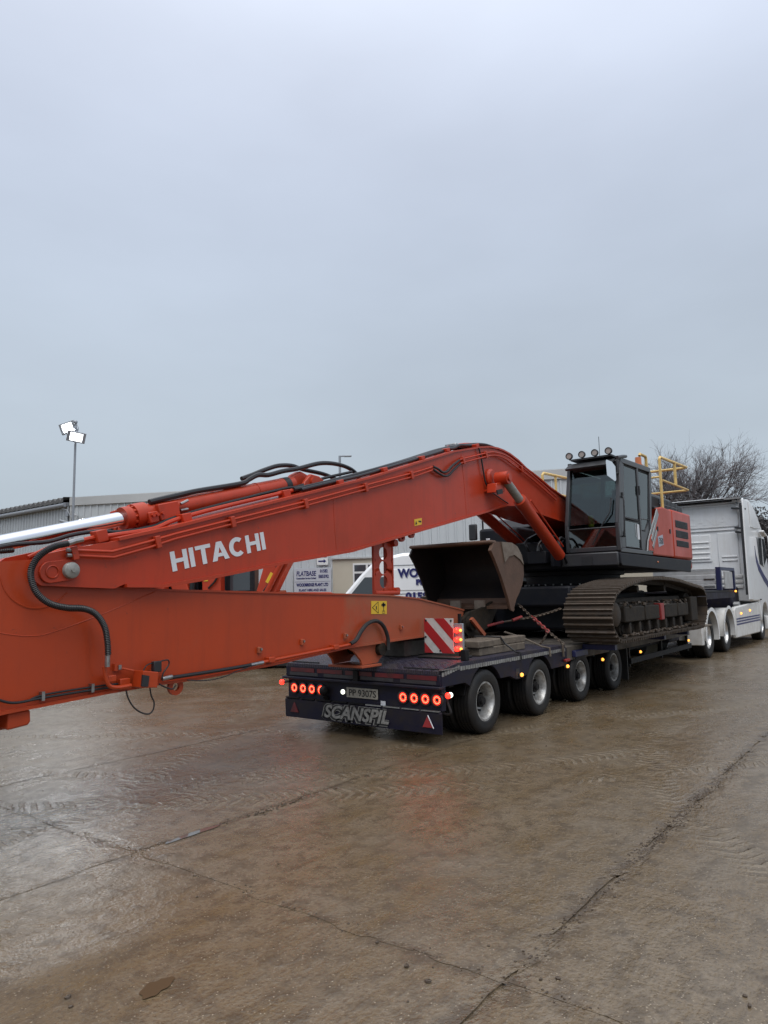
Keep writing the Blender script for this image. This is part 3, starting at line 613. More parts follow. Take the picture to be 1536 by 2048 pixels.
for y, z in ((by0 + .03, bz1 - .03), (by1 - .03, bz1 - .03), (by0 + .2, bz0 + .03), (by1 - .02, bz0 + .2)): MB().cyl((bx0 - .008, y, z), (bx0, y, z), .013, n=10).build('bolt', 'black_plastic', WB)
MB().box(bx0 + .013, bx0 + .05, 4.66, 4.785, .98, 1.33).build('lamp_bar', 'galv', WB, bevel=.006)
MB().box(bx0 + .02, bx0 + .06, 4.70, 4.73, .899, 1.45).build('stem', 'dark_frame', WB)
MB().box(bx0 - .15, bx0 + .2, 4.64, 5.25, .8995, .925).build('foot', 'rubber', WB, bevel=.01)
for z in (1.245, 1.13, 1.015):
    l_ = MB().ball((bx0 - .012, 4.735, z), .033, 12).build('lamp', 'lamp_red', WB); MB().ball((bx0 - .002, 4.683, z), .018, 10).build('side_lens', 'lamp_amber', l_)

for k in range(3): tag(MB().box(7.55 + k * .03, 9.1, 5.45 + k * .42, 5.80 + k * .42, .8985, 1.10).build('timber_block', 'deck_wood', bevel=.015), ['dark timber baulk under the arm tip, nearest the marker board', 'dark timber baulk under the arm tip, in the middle', 'dark timber baulk under the arm tip, on the far side'][k], 'timber', 'timber packers on the trailer')
# timber packers under the strap
for k, (x0, x1, y0, y1, z0, z1, lab) in enumerate([(8.05, 9.35, 4.62, 4.80, .899, 1.0, 'long weathered timber packer lying on the trailer deck, nearest the edge'),
        (8.0, 8.42, 4.60, 4.80, 1.002, 1.09, 'short pale timber block on top of the long packer, next to the marker board'),
        (8.46, 9.40, 4.63, 4.82, 1.002, 1.095, 'upper timber packer with a strap over it, beside the short pale block'),
        (7.95, 9.30, 4.86, 5.05, .899, 1.0, 'timber packer lying behind the others on the trailer deck'),
        (7.98, 9.2, 4.87, 5.06, 1.002, 1.09, 'dark timber packer on top of the stack under the arm tip')]):
    tag(MB().box(x0, x1, y0, y1, z0, z1).build('timber_block', 'timber', bevel=.012), lab, 'timber', 'timber packers on the trailer')

# ------------------------------------------------------------------ the big excavator
EX = thing('excavator', 'large red-orange tracked excavator with folded long boom on the low loader', 'excavator', (13.45, 5.55, .9))
YC = 5.55
BOOM_T = [(3.25, 2.19), (3.769, 2.32), (6.578, 3.102), (8.531, 3.722), (9.29, 3.899), (9.574, 3.951), (9.835, 3.968), (10.018, 3.963), (10.24, 3.939), (10.536, 3.873), (10.824, 3.776), (11.28, 3.677), (11.783, 3.547), (12.898, 3.329), (13.912, 3.184)]
BOOM_B = [(3.25, 1.807), (3.323, 1.836), (3.671, 1.832), (4.076, 1.89), (5.154, 2.072), (6.185, 2.225), (7.558, 2.539), (9.42, 2.951), (9.65, 3.012), (9.843, 3.058), (10.06, 3.10), (10.29, 3.122), (10.56, 3.13), (10.835, 3.121), (11.396, 3.055), (12.156, 3.005), (13.581, 2.76)]
boom = MB().prism(BOOM_B + [(14.012, 2.936)] + BOOM_T[::-1], 5.264, 5.836).build('boom', 'red_paint', EX, smooth=0)
MB().strip([(x, z + .0) for x, z in BOOM_B[1:16]], 5.168, 5.932, -.028).build('bottom_plate', 'red_paint', boom)
MB().strip([(x, z - .004) for x, z in BOOM_T[:14]], 5.175, 5.925, .026).build('top_plate', 'red_paint', boom)
FORK = [(3.25, 1.807), (3.229, 1.799), (2.894, 1.812), (2.63, 1.824), (2.576, 1.864), (2.559, 1.937), (2.579, 2.004), (2.655, 2.058), (2.868, 2.112), (3.183, 2.173), (3.25, 2.19)]
WEB = BOOM_B[1:] + [(14.012, 2.936)] + BOOM_T[:0:-1] + FORK[-2:0:-1]
for y0, y1 in ((5.20, 5.262), (5.838, 5.90)): MB().prism(WEB, y0, y1).build('web_plate', 'red_paint', boom, smooth=0)
def stadium(x0, x1, z, r_, n=14):
    return [(x1 + r_ * math.cos(R(-90 + 180 * k / n)), z + .02 + r_ * math.sin(R(-90 + 180 * k / n))) for k in range(n + 1)] + [(x0 + r_ * math.cos(R(90 + 180 * k / n)), z + r_ * math.sin(R(90 + 180 * k / n))) for k in range(n + 1)]
MB().prism(stadium(2.69, 2.83, 1.922, .082), 5.178, 5.20).build('boss_plate', 'red_paint', boom, bevel=.004)
MB().lathe([(.045, .0), (.052, -.006), (.045, -.010), (.040, -.004)], (2.70, 5.178, 1.925), (0, 1, 0), 24).build('boss_ring', 'red_paint', boom, 50)
MB().lathe([(.062, .02), (.062, -.045), (.056, -.052), (0, -.052)], (2.838, 5.19, 1.938), (0, 1, 0), 28).build('tip_pin', 'pin_steel', boom, 50)
MB().cyl((2.838, 5.12, 1.938), (2.838, 5.142, 1.938), .016, n=6).build('pin_bolt', 'pin_steel', boom)
def seam(pts, y, r_, parent, mt='red_paint', nm='weld_seam'): MB().tube([(x, y, z) for x, z in pts], r_, 5, 4).build(nm, mt, parent)
seam([(5.95, 2.22), (5.92, 2.5), (5.90, 2.86)], 5.199, .0025, boom)
seam([(8.82, 2.83), (8.78, 3.3), (8.72, 3.72)], 5.199, .003, boom)
# pipes along the boom side
def run(pts, y, r_, nm, mt, parent, sm=0, n=8): return MB().tube([(x, y, z) for x, z in pts], r_, n, sm).build(nm, mt, parent)
PU = [(2.846, 2.091), (3.178, 2.093), (3.508, 2.187), (3.772, 2.268), (4.509, 2.467), (5.508, 2.732), (6.526, 3.021), (7.535, 3.302), (7.922, 3.421)]
PL = [(2.848, 2.052), (3.193, 2.047), (3.524, 2.142), (3.772, 2.225), (4.509, 2.424), (5.507, 2.687), (6.525, 2.972), (7.533, 3.252), (7.92, 3.379)]
run(PU, 5.165, .012, 'pipe', 'red_paint', boom); run(PL, 5.165, .012, 'pipe', 'red_paint', boom)
run([(7.906, 3.421), (8.029, 3.403), (8.142, 3.372), (8.26, 3.402), (8.397, 3.498), (8.592, 3.604)], 5.155, .017, 'hose', 'hose', boom, 6)
run([(7.904, 3.379), (8.026, 3.347), (8.152, 3.325), (8.283, 3.348), (8.434, 3.446), (8.617, 3.560)], 5.152, .017, 'hose', 'hose', boom, 6)
run([(8.609, 3.615), (9.463, 3.845), (9.754, 3.888), (10.055, 3.885), (10.311, 3.840), (10.981, 3.683), (11.937, 3.408)], 5.16, .013, 'pipe', 'red_paint', boom, 4)
run([(8.634, 3.568), (9.459, 3.790), (9.751, 3.840), (10.016, 3.830), (10.271, 3.776), (10.936, 3.626), (11.929, 3.344)], 5.16, .013, 'pipe', 'red_paint', boom, 4)
for x, z in ((2.86, 2.07), (3.60, 2.19), (4.42, 2.42), (5.42, 2.685), (6.45, 2.975), (7.4, 3.24), (8.72, 3.62), (9.4, 3.805), (10.6, 3.74)):
    MB().obox((x, 5.17, z), (.05, .055, .105), Matrix.Rotation(R(-14), 3, 'Y')).build('pipe_clamp', 'red_paint', boom, bevel=.005)
for x, z in ((2.80, 2.091), (2.80, 2.052)): MB().cyl((x, 5.165, z), (x + .05, 5.165, z + .002), .017, n=8).build('fitting', 'steel', boom)
# pipes and hoses over the boom
run([(2.79, 2.07), (3.04, 2.19), (3.28, 2.24), (3.68, 2.32), (3.92, 2.42), (4.37, 2.56), (5.2, 2.79), (5.42, 2.85)], 5.36, .021, 'pipe', 'red_paint', boom, 5)
run([(2.79, 2.06), (3.04, 2.18), (3.28, 2.23), (3.68, 2.32), (3.92, 2.42), (4.37, 2.56), (5.2, 2.79), (5.42, 2.85)], 5.74, .021, 'pipe', 'red_paint', boom, 5)
run([(2.2, 2.05), (2.5, 2.13), (2.78, 2.17), (2.98, 2.235), (3.19, 2.275), (3.42, 2.285), (3.72, 2.35), (3.93, 2.44), (4.38, 2.585), (5.32, 2.86), (5.55, 2.91), (5.96, 3.05), (6.5, 3.20)], 5.42, .017, 'hose', 'hose', boom, 5)
run([(5.42, 2.86), (5.55, 2.89), (5.95, 3.0), (6.5, 3.16), (7.6, 3.49), (8.5, 3.77), (8.75, 3.83), (8.92, 3.90), (9.11, 3.93), (9.41, 3.97)], 5.34, .024, 'hose', 'hose', boom, 5)
run([(5.50, 2.86), (6.0, 3.0), (6.55, 3.15), (7.6, 3.48), (8.5, 3.765)], 5.30, .020, 'hose', 'hose', boom, 5)
for y in (5.40, 5.47): run([(5.6, 2.89), (6.6, 3.18), (7.6, 3.49), (8.55, 3.80), (9.2, 3.96), (9.6, 4.04), (9.95, 4.07), (10.35, 4.03), (10.8, 3.88), (11.4, 3.74), (12.2, 3.56)], y, .02, 'hose', 'hose', boom, 5)
run([(8.9, 3.86), (9.2, 3.97), (9.6, 4.05), (10.0, 4.075), (10.4, 4.02), (10.85, 3.87)], 5.54, .03, 'pipe', 'red_paint', boom, 5)
for x, z in ((6.1, 2.99), (6.95, 3.25), (7.8, 3.52), (8.45, 3.73), (9.3, 3.93)): MB().obox((x, 5.36, z + .02), (.09, .24, .05), Matrix.Rotation(R(-16), 3, 'Y')).build('hose_clamp', 'red_paint', boom, bevel=.006)
for x, z in ((4.02, 2.405), (3.18, 2.20), (5.30, 2.76)): MB().obox((x, 5.36, z + .03), (.10, .10, .10), Matrix.Rotation(R(-15), 3, 'Y')).build('pipe_bracket', 'red_paint', boom, bevel=.006)
MB().lathe([(.055, -.012), (.055, .012), (.03, .012), (.03, -.012), (.055, -.012)], (8.88, 5.5, 3.86), (0, 1, 0), 20).build('lifting_eye', 'red_paint', boom)
MB().box(8.95, 9.35, 5.42, 5.62, 3.90, 3.96).build('valve_block', 'steel', boom, bevel=.01)
run([(9.19, 3.88), (9.25, 3.75), (9.31, 3.52), (9.36, 3.37), (9.48, 3.27)], 5.165, .013, 'cable', 'hose', boom, 5)
run([(9.50, 3.27), (9.75, 3.20), (10.1, 3.12)], 5.18, .010, 'cable', 'hose', boom, 4)
MB().box(9.36, 9.50, 5.13, 5.199, 3.235, 3.265).build('cable_bracket', 'red_paint', boom)
lb = MB().prism([(9.33, 3.20), (9.36, 3.345), (9.62, 3.385), (9.62, 3.24)], 4.98, 5.14).build('work_lamp', 'red_paint', boom, bevel=.008)
MB().obox((9.43, 4.97, 3.215), (.17, .02, .07), Matrix.Rotation(R(-12), 3, 'Y')).build('lens', 'black_plastic', lb)
MB().lathe([(.0, -.03), (.11, -.03), (.14, 0), (.14, .05)], (9.56, 5.17, 3.47), (0, 1, 0), 28).build('cylinder_boss', 'red_paint', boom, 40)
# maker's lettering, cut from plate
def letters(word, H, gap):
    t = .255; out = []; x = 0
    for ci, ch in enumerate(word):
        x += {'TA': -.10, 'AC': -.05}.get(word[ci - 1] + ch if ci else '', 0)
        if ch == 'H': w = .93; P_ = [[(0, 0), (t, 0), (t, .40), (w - t, .40), (w - t, 0), (w, 0), (w, 1), (w - t, 1), (w - t, .60), (t, .60), (t, 1), (0, 1)]]
        elif ch == 'I': w = t; P_ = [[(0, 0), (t, 0), (t, 1), (0, 1)]]
        elif ch == 'T': w = .90; P_ = [[(w / 2 - t / 2, 0), (w / 2 + t / 2, 0), (w / 2 + t / 2, .80), (w, .80), (w, 1), (0, 1), (0, .80), (w / 2 - t / 2, .80)]]
        elif ch == 'A':
            w = 1.06; P_ = [[(0, 0), (.29, 0), (.36, .20), (.70, .20), (.635, .385), (.425, .385), (.53, .70), (.77, 0), (1.06, 0), (.69, 1), (.37, 1)]]
        elif ch == 'C':
            w = 1.0; o_, i_ = [], []
            for k in range(23):
                a = R(48 + (360 - 96) * k / 22); o_.append((.52 + .52 * math.cos(a), .5 + .53 * math.sin(a))); i_.append((.52 + .25 * math.cos(a), .5 + .30 * math.sin(a)))
            P_ = [o_ + i_[::-1]]
        out += [[(px + x, py) for px, py in q] for q in P_]; x += w + gap
    return out, x - gap
LT, LW = letters('HITACHI', 1, .115); m_ = MB(); ang = R(12.4); sc = 1.125 / LW; hh = .174
for q in LT:
    pts = [(3.782 + (px * sc) * math.cos(ang) - py * hh * math.sin(ang), 1.942 + (px * sc) * math.sin(ang) + py * hh * math.cos(ang)) for px, py in q]
    MB().prism(pts, 5.1955, 5.1985).build('letter', 'white_print', boom, smooth=0)
st = MB().prism([(7.484, 2.672), (7.658, 2.704), (7.654, 2.618), (7.492, 2.587)], 5.196, 5.1985).build('warning_sticker', 'sticker_yellow', boom, smooth=0)
MB().prism([(7.50, 2.605), (7.545, 2.615), (7.525, 2.655)], 5.193, 5.1955).box(7.58, 7.64, 5.193, 5.1955, 2.645, 2.665).build('sticker_print', 'black_print', boom, smooth=0)
# boom lugs under the bottom plate
for x, z in ((7.33, 2.44), (7.55, 2.50)): MB().lathe([(.06, -.02), (.06, .02), (.028, .02), (.028, -.02), (.06, -.02)], (x, 5.30, z), (0, 1, 0), 18).build('lug', 'red_paint', boom)
# transport prop between boom and arm
def holed_plate(x0, x1, z0, z1, holes, y0, y1, slant=.0):
    bm = bmesh.new(); outer = []; m = MB(); rows = sorted(holes, key=lambda h: h[1]); zs = [z0] + [(rows[i][1] + rows[i + 1][1]) / 2 for i in range(len(rows) - 1)] + [z1]; bm.free()
    for (cx, cz, r_), a, b in zip(rows, zs[:-1], zs[1:]):
        n = 24; ring = []; sq = []
        for k in range(n):
            t = 2 * math.pi * k / n; c, s2 = math.cos(t), math.sin(t); ring.append((cx + r_ * c, cz + r_ * s2))
            kx = ((x1 - cx) if c > 0 else (cx - x0)) / max(abs(c), 1e-6); kz = ((b - cz) if s2 > 0 else (cz - a)) / max(abs(s2), 1e-6); q = min(kx, kz); sq.append((cx + q * c, cz + q * s2))
        for k in range(n):
            k2 = (k + 1) % n; quad = [sq[k], sq[k2], ring[k2], ring[k]]; m.prism(quad, y0, y1)
    return m
pp = holed_plate(6.84, 7.20, 1.72, 2.36, [(7.02, 1.87, .08), (7.02, 2.045, .082), (7.02, 2.225, .082)], 5.36, 5.38).build('transport_prop', 'red_paint', EX)
for x in (6.815, 7.201): MB().box(x, x + .024, 5.352, 5.385 if x < 7 else 5.50, 1.705, 2.42 if x > 7 else 2.36).build('prop_flange', 'red_paint', pp, bevel=.005)
MB().cyl((7.22, 5.30, 2.36), (7.22, 5.62, 2.36), .045, n=14).cyl((6.76, 5.30, 1.73), (7.24, 5.30, 1.73), .03, n=12).cyl((7.22, 5.28, 1.76), (7.22, 5.5, 1.76), .04, n=12).build('prop_pin', 'red_paint', pp)

# arm
ARM_T = [(1.30, 2.02), (1.75, 2.12), (2.362, 1.998), (2.583, 2.018), (2.768, 1.963), (2.973, 1.849), (3.272, 1.801), (3.861, 1.776), (6.723, 1.702), (7.003, 1.692), (7.619, 1.646), (8.30, 1.54), (8.765, 1.464)]
ARM_B = [(8.719, 1.177), (8.452, 1.184), (7.736, 1.176), (6.209, 1.138), (5.003, 1.048), (4.143, 1.007), (3.683, 1.004), (3.237, .989), (2.423, .942), (2.178, .916), (1.55, .93), (1.15, 1.25), (1.1, 1.7)]
arm = MB().prism(ARM_T + ARM_B, 5.27, 5.83).build('arm', 'red_arm', EX, smooth=0)
MB().strip([(x, z) for x, z in ARM_B[1:10]], 5.245, 5.855, .024).build('bottom_plate', 'red_arm', arm)
MB().strip([(x, z - .004) for x, z in ARM_T[6:13]], 5.255, 5.845, .018).build('top_plate', 'red_arm', arm)
worn = [(7.05, 1.69), (7.619, 1.645), (8.30, 1.539), (8.765, 1.463), (8.72, 1.18), (8.45, 1.187), (7.736, 1.18), (7.3, 1.17), (7.22, 1.34), (7.1, 1.45)]
seam([(2.313, 1.507), (2.452, 1.475), (2.596, 1.456), (2.746, 1.47), (3.149, 1.59), (3.655, 1.773)], 5.27, .004, arm, 'red_arm')
seam([(2.365, 1.901), (2.404, 1.794), (2.478, 1.71), (2.589, 1.661), (2.701, 1.665), (2.796, 1.704), (2.873, 1.772)], 5.27, .007, arm, 'red_arm')
st = MB().prism([(6.644, 1.638), (6.95, 1.632), (6.945, 1.474), (6.639, 1.484)], 5.2655, 5.2685).build('warning_sticker', 'sticker_yellow', arm, smooth=0)
pr = MB(); pr.tube([(6.66, 5.2645, 1.56), (6.775, 5.2645, 1.625), (6.775, 5.2645, 1.492), (6.66, 5.2645, 1.56)], .004, 4); pr.box(6.73, 6.745, 5.262, 5.265, 1.535, 1.575); pr.box(6.84, 6.92, 5.262, 5.265, 1.575, 1.60).box(6.865, 6.895, 5.262, 5.265, 1.56, 1.615).box(6.877, 6.884, 5.262, 5.265, 1.50, 1.56).tube([(6.855, 5.2645, 1.485), (6.905, 5.2645, 1.485), (6.905, 5.2645, 1.515), (6.855, 5.2645, 1.515), (6.855, 5.2645, 1.485)], .0025, 4)
pr.build('sticker_print', 'black_print', arm, smooth=0)
# corrugated hose
def corrugated(pts, y, r_, pitch, parent, nm='corrugated_hose'):
    c = catmull([(x, y, z) for x, z in pts], 14); out = [c[0]]; L_ = 0
    dd = [0]
    for a, b in zip(c, c[1:]): dd.append(dd[-1] + (b - a).length)
    n = int(dd[-1] / pitch * 2); P_ = []; j = 0
    for k in range(n + 1):
        s2 = dd[-1] * k / n
        while j < len(dd) - 2 and dd[j + 1] < s2: j += 1
        f = (s2 - dd[j]) / max(dd[j + 1] - dd[j], 1e-9); P_.append(c[j].lerp(c[j + 1], f))
    return MB().tube(P_, [r_ if k % 2 else r_ * .80 for k in range(n + 1)], 12).build(nm, 'hose', parent, smooth=0)
HP = [(2.785, 2.139), (2.696, 2.116), (2.615, 2.075), (2.551, 2.015), (2.514, 1.934), (2.521, 1.851), (2.567, 1.761), (2.659, 1.691), (2.782, 1.658), (2.921, 1.647), (3.025, 1.602), (3.099, 1.507), (3.128, 1.397), (3.139, 1.281)]
corrugated(HP, 5.12, .026, .0135, arm)
run([(x + .035, z - .02) for x, z in HP[5:]], 5.16, .009, 'cable', 'hose', arm, 6)
run([(2.785, 2.139), (2.84, 2.16), (2.90, 2.175)], 5.12, .022, 'hose_fitting', 'steel', arm); run([(3.139, 1.281), (3.14, 1.19)], 5.13, .020, 'hose_fitting', 'steel', arm)
run([(3.14, 1.19), (3.155, 1.10), (3.19, 1.035), (3.27, 1.015), (3.378, 1.018)], 5.17, .017, 'pipe', 'red_arm', arm, 5)
MB().obox((3.21, 5.20, 1.09), (.07, .07, .05), Matrix.Identity(3)).obox((3.35, 5.23, 1.03), (.09, .05, .09), Matrix.Identity(3)).build('pipe_bracket', 'red_arm', arm, bevel=.006)
corrugated([(2.05, 1.95), (2.2, 2.0), (2.33, 2.06), (2.45, 2.085), (2.56, 2.10)], 5.5, .022, .014, arm, 'corrugated_hose')
run([(4.822, 1.07), (4.989, 1.082), (6.098, 1.150), (6.20, 1.165)], 5.225, .016, 'pipe', 'red_arm', arm, 4)
run([(6.19, 1.165), (6.292, 1.205), (6.385, 1.298), (6.507, 1.378), (6.67, 1.401), (6.804, 1.336), (6.889, 1.195), (6.894, 1.045)], 5.215, .024, 'hose', 'rubber', arm, 6)
run([(3.787, 1.035), (3.889, 1.037), (4.329, 1.048), (4.694, 1.062), (4.80, 1.07)], 5.22, .017, 'conduit', 'hose', arm, 3)
run([(4.70, 1.062), (4.86, 1.072)], 5.22, .02, 'hose_fitting', 'steel', arm)
for x, z in ((4.93, 1.085), (5.90, 1.14)): MB().box(x, x + .08, 5.20, 5.269, z - .02, z + .03).build('pipe_clamp', 'red_arm', arm, bevel=.005)
run([(2.2, 1.10), (2.312, 1.063), (2.397, 1.018), (2.502, .991), (2.693, 1.002), (3.083, 1.014), (3.267, 1.016), (3.411, 1.008)], 5.235, .010, 'cable', 'hose', arm, 4)
run([(2.578, .990), (2.698, 1.022), (3.088, 1.036), (3.363, 1.035)], 5.24, .008, 'cable', 'hose', arm, 4)
run([(3.341, .983), (3.365, .913), (3.417, .839), (3.482, .791), (3.553, .769), (3.595, .795), (3.604, .855), (3.574, .919), (3.558, 1.002)], 5.18, .0065, 'cable', 'hose', arm, 6)
run([(3.663, .998), (3.723, .966), (3.799, .941), (3.834, .971)], 5.2, .0065, 'cable', 'hose', arm, 6)
run([(3.95, 1.0), (4.15, .975), (4.35, .985), (4.55, 1.03), (4.75, 1.06)], 5.2, .005, 'cable', 'hose', arm, 6)
for x, z in ((2.69, 1.012), (3.08, 1.026)): MB().box(x - .012, x + .012, 5.222, 5.269, z - .03, z + .035).build('cable_clip', 'steel', arm)
lx = MB().prism([(3.432, 1.135), (3.575, 1.11), (3.565, .985), (3.417, 1.0)], 5.08, 5.22).build('work_lamp', 'red_arm', arm, smooth=0, bevel=.006)
MB().prism([(3.418, 1.105), (3.480, 1.09), (3.470, 1.005), (3.41, 1.012)], 5.068, 5.085).build('lens', 'black_plastic', lx, smooth=0)
MB().tube([(3.30, 5.25, 1.165), (3.42, 5.2, 1.13)], .008, 6).box(3.27, 3.335, 5.235, 5.269, 1.14, 1.195).build('lamp_bracket', 'red_arm', arm)
MB().box(3.30, 3.325, 5.225, 5.236, 1.15, 1.185).box(3.635, 3.66, 5.225, 5.268, 1.13, 1.18).build('clip', 'steel', arm)
MB().box(3.592, 3.668, 5.17, 5.215, 1.10, 1.19).build('junction_box', 'black_plastic', arm, bevel=.006)
run([(3.50, 1.12), (3.53, 1.16), (3.57, 1.175), (3.60, 1.17)], 5.19, .005, 'cable', 'hose', arm, 5); run([(3.66, 1.185), (3.74, 1.19), (3.75, 1.15), (3.70, 1.09), (3.68, 1.04)], 5.19, .006, 'cable', 'hose', arm, 5)
MB().box(3.585, 3.65, 5.2, 5.26, 1.02, 1.09).cyl((3.70, 5.21, 1.035), (3.80, 5.21, 1.045), .02, n=8).build('valve', 'steel', arm, bevel=.004)
ey = MB().lathe([(.075, -.015), (.075, .015), (.036, .015), (.036, -.015), (.075, -.015)], (3.90, 5.30, .945), (0, 1, 0), 24).build('lifting_eye', 'red_arm', arm)
MB().prism([(2.465, .918), (2.625, .922), (2.63, .84), (2.615, .815), (2.465, .80)], 5.275, 5.56).build('stub_box', 'red_arm', arm, smooth=0, bevel=.012)
MB().box(1.8, 2.41, 5.60, 5.80, .80, .918).build('stub_box', 'red_arm', arm, bevel=.012)
MB().box(1.8, 2.62, 5.40, 5.80, .79, .799).build('stub_plate', 'red_arm', arm)
MB().prism([(6.19, 1.135), (7.02, 1.155), (6.96, 1.02), (6.82, .935), (6.80, .905), (6.50, .895), (6.48, .95), (6.36, 1.06)], 5.30, 5.33).prism([(6.19, 1.135), (7.02, 1.155), (6.96, 1.02), (6.82, .935), (6.80, .905), (6.50, .895), (6.48, .95), (6.36, 1.06)], 5.74, 5.77).build('link_bracket', 'red_worn', arm, smooth=0)
MB().box(6.46, 6.83, 5.27, 5.80, .862, .892).build('foot_plate', 'red_worn', arm, bevel=.005)
MB().cyl((6.82, 5.24, 1.06), (6.82, 5.80, 1.06), .075, n=20).build('link_pin', 'track_frame', arm)
for x, z in ((4.846, 1.192), (5.451, 1.231), (6.147, 1.254), (7.226, 1.298)):
    c_ = MB().box(x - .022, x + .022, 5.24, 5.269, z - .03, z + .03).build('clip_block', 'red_worn', arm, bevel=.004); MB().cyl((x + .005, 5.225, z + .008), (x + .005, 5.24, z + .008), .012, n=8).build('clip_bolt', 'steel', arm)

# arm cylinder over the boom
def on_axis(x): return Vector((x, YC, 2.15 + (x - 2.481) * .2597))
ac = MB().cyl(on_axis(3.58), on_axis(5.60), .090, n=28).build('arm_cylinder', 'red_paint', EX, 40)
MB().cyl(on_axis(1.75), on_axis(3.55), .064, n=28).build('rod', 'chrome', ac, 40)
hd = MB().cyl(on_axis(3.50), on_axis(3.575), .101, n=28).cyl(on_axis(3.60), on_axis(3.72), .112, n=28)
for q in range(12):
    a = 2 * math.pi * q / 12; o_ = Vector((-.25 * math.sin(a), math.cos(a), math.sin(a))) * .093; hd.cyl(on_axis(3.575) + o_, on_axis(3.60) + o_, .012, n=6)
hd.build('cylinder_head', 'red_paint', ac, 40)
vb = MB(); Ry = Matrix.Rotation(R(-14.5), 3, 'Y'); vb.obox(on_axis(3.90) + Vector((0, -.105, -.01)), (.22, .06, .15), Ry); vb.obox(on_axis(3.74) + Vector((0, -.09, -.04)), (.10, .08, .10), Ry); vb.build('valve_block', 'red_paint', ac, bevel=.008)
for q in (3.72, 3.76, 3.82): MB().cyl(on_axis(q) + Vector((0, -.16, -.02)), on_axis(q) + Vector((0, -.12, -.02)), .016, n=8).build('port', 'red_paint', ac)
MB().cyl(on_axis(4.02) + Vector((0, -.13, .03)), on_axis(4.10) + Vector((0, -.13, .05)), .014, n=8).cyl(on_axis(4.02) + Vector((0, -.13, -.03)), on_axis(4.10) + Vector((0, -.13, -.03)), .014, n=8).build('port_fitting', 'steel', ac)
MB().cyl(on_axis(5.05), on_axis(5.07), .094, n=28).build('band', 'red_paint', ac, 40)
MB().cyl(on_axis(5.45), on_axis(5.53), .0925, n=28).build('dark_band', 'hose', ac, 40)
MB().prism([(5.52, 2.87), (5.58, 3.06), (5.70, 3.12), (5.85, 3.08), (6.02, 3.0), (6.02, 2.93), (5.70, 2.86)], 5.50, 5.60).build('eye', 'red_paint', ac, bevel=.02)
for y in (5.40, 5.66): MB().prism([(5.60, 2.80), (5.66, 2.98), (5.76, 3.08), (5.90, 3.07), (6.05, 2.99), (6.25, 3.0), (6.25, 2.90)], y, y + .05).build('clevis', 'red_paint', ac, bevel=.01)
MB().lathe([(.0, -.012), (.055, -.012), (.055, .02)], (5.80, 5.385, 2.99), (0, 1, 0), 20).build('clevis_pin', 'red_paint', ac)
run([(3.74, 2.58), (3.87, 2.62), (4.04, 2.67), (4.28, 2.74), (4.81, 2.87), (4.93, 2.93), (5.05, 2.99), (5.2, 3.01), (5.42, 3.08), (5.66, 3.14), (6.02, 3.25), (6.33, 3.28), (6.59, 3.25), (6.78, 3.15)], 5.5, .026, 'hose', 'hose', ac, 6)
run([(4.93, 2.95), (5.08, 3.01), (5.24, 3.08), (5.46, 3.16), (5.68, 3.19), (5.86, 3.17), (6.22, 3.16), (6.51, 3.11)], 5.62, .025, 'hose', 'hose', ac, 6)
run([(3.8, 2.60), (4.3, 2.745), (4.8, 2.86), (4.98, 2.93)], 5.58, .020, 'pipe', 'red_paint', ac, 4)
MB().obox((4.72, 5.52, 2.845), (.22, .05, .05), Ry).build('hose_bracket', 'red_paint', ac, bevel=.006)

# boom lift cylinders
for nm_y, e0, e1, lab in ((4.96, (9.56, 3.44), (11.5, 2.32), None), (6.06, (9.55, 3.567), (12.45, 2.49), None)):
    d = (Vector((e1[0], nm_y, e1[1])) - Vector((e0[0], nm_y, e0[1]))); p0 = Vector((e0[0], nm_y, e0[1]))
    lc = MB().cyl(p0 + d * .28, p0 + d * 1.0, .098, n=24).cyl(p0 + d * .255, p0 + d * .32, .108, n=24).build('lift_cylinder', 'red_paint', EX, 40)
    MB().cyl(p0, p0 + d * .28, .068, n=20).build('rod', 'pin_steel', lc, 40)
    MB().cyl(p0 + Vector((0, -.09, 0)), p0 + Vector((0, .12, 0)), .10, n=24).build('rod_eye', 'red_paint', lc, 40)
    MB().cyl(p0 + Vector((0, -.115, 0)), p0 + Vector((0, -.09, 0)), .055, n=18).build('eye_pin', 'red_paint', lc, 40)
    MB().tube([p0 + d * .34 + Vector((.06, -.09, .10)), p0 + d * .95 + Vector((.06, -.09, .10))], .014, 6).build('cylinder_pipe', 'red_paint', lc)

# bucket hung on the arm tip, mouth to the rear
BK = [(8.90, 2.435), (9.15, 2.445), (9.45, 2.445), (9.64, 2.40), (9.77, 2.28), (9.835, 2.12), (9.84, 1.97), (9.77, 1.82), (9.66, 1.70), (9.55, 1.60)]
by_n, by_f = 4.86, 6.20
bk = MB().strip(BK, by_n, by_f, -.035).build('bucket', 'bucket_inside_shaded', EX)
side = [(8.80, 2.30), (8.88, 2.40), (8.93, 2.43), (9.15, 2.44), (9.45, 2.44), (9.64, 2.395), (9.77, 2.275), (9.835, 2.12), (9.84, 1.97), (9.77, 1.82), (9.66, 1.70), (9.55, 1.60), (9.46, 1.46), (9.42, 1.44), (9.34, 1.47), (9.28, 1.60), (9.10, 1.92), (8.92, 2.17)]
for y0, y1, mt in ((by_n - .03, by_n - .002, 'bucket_rust'), (by_f + .002, by_f + .03, 'bucket_inside_shaded')): MB().prism(side, y0, y1).build('side_plate', mt, bk, smooth=0)
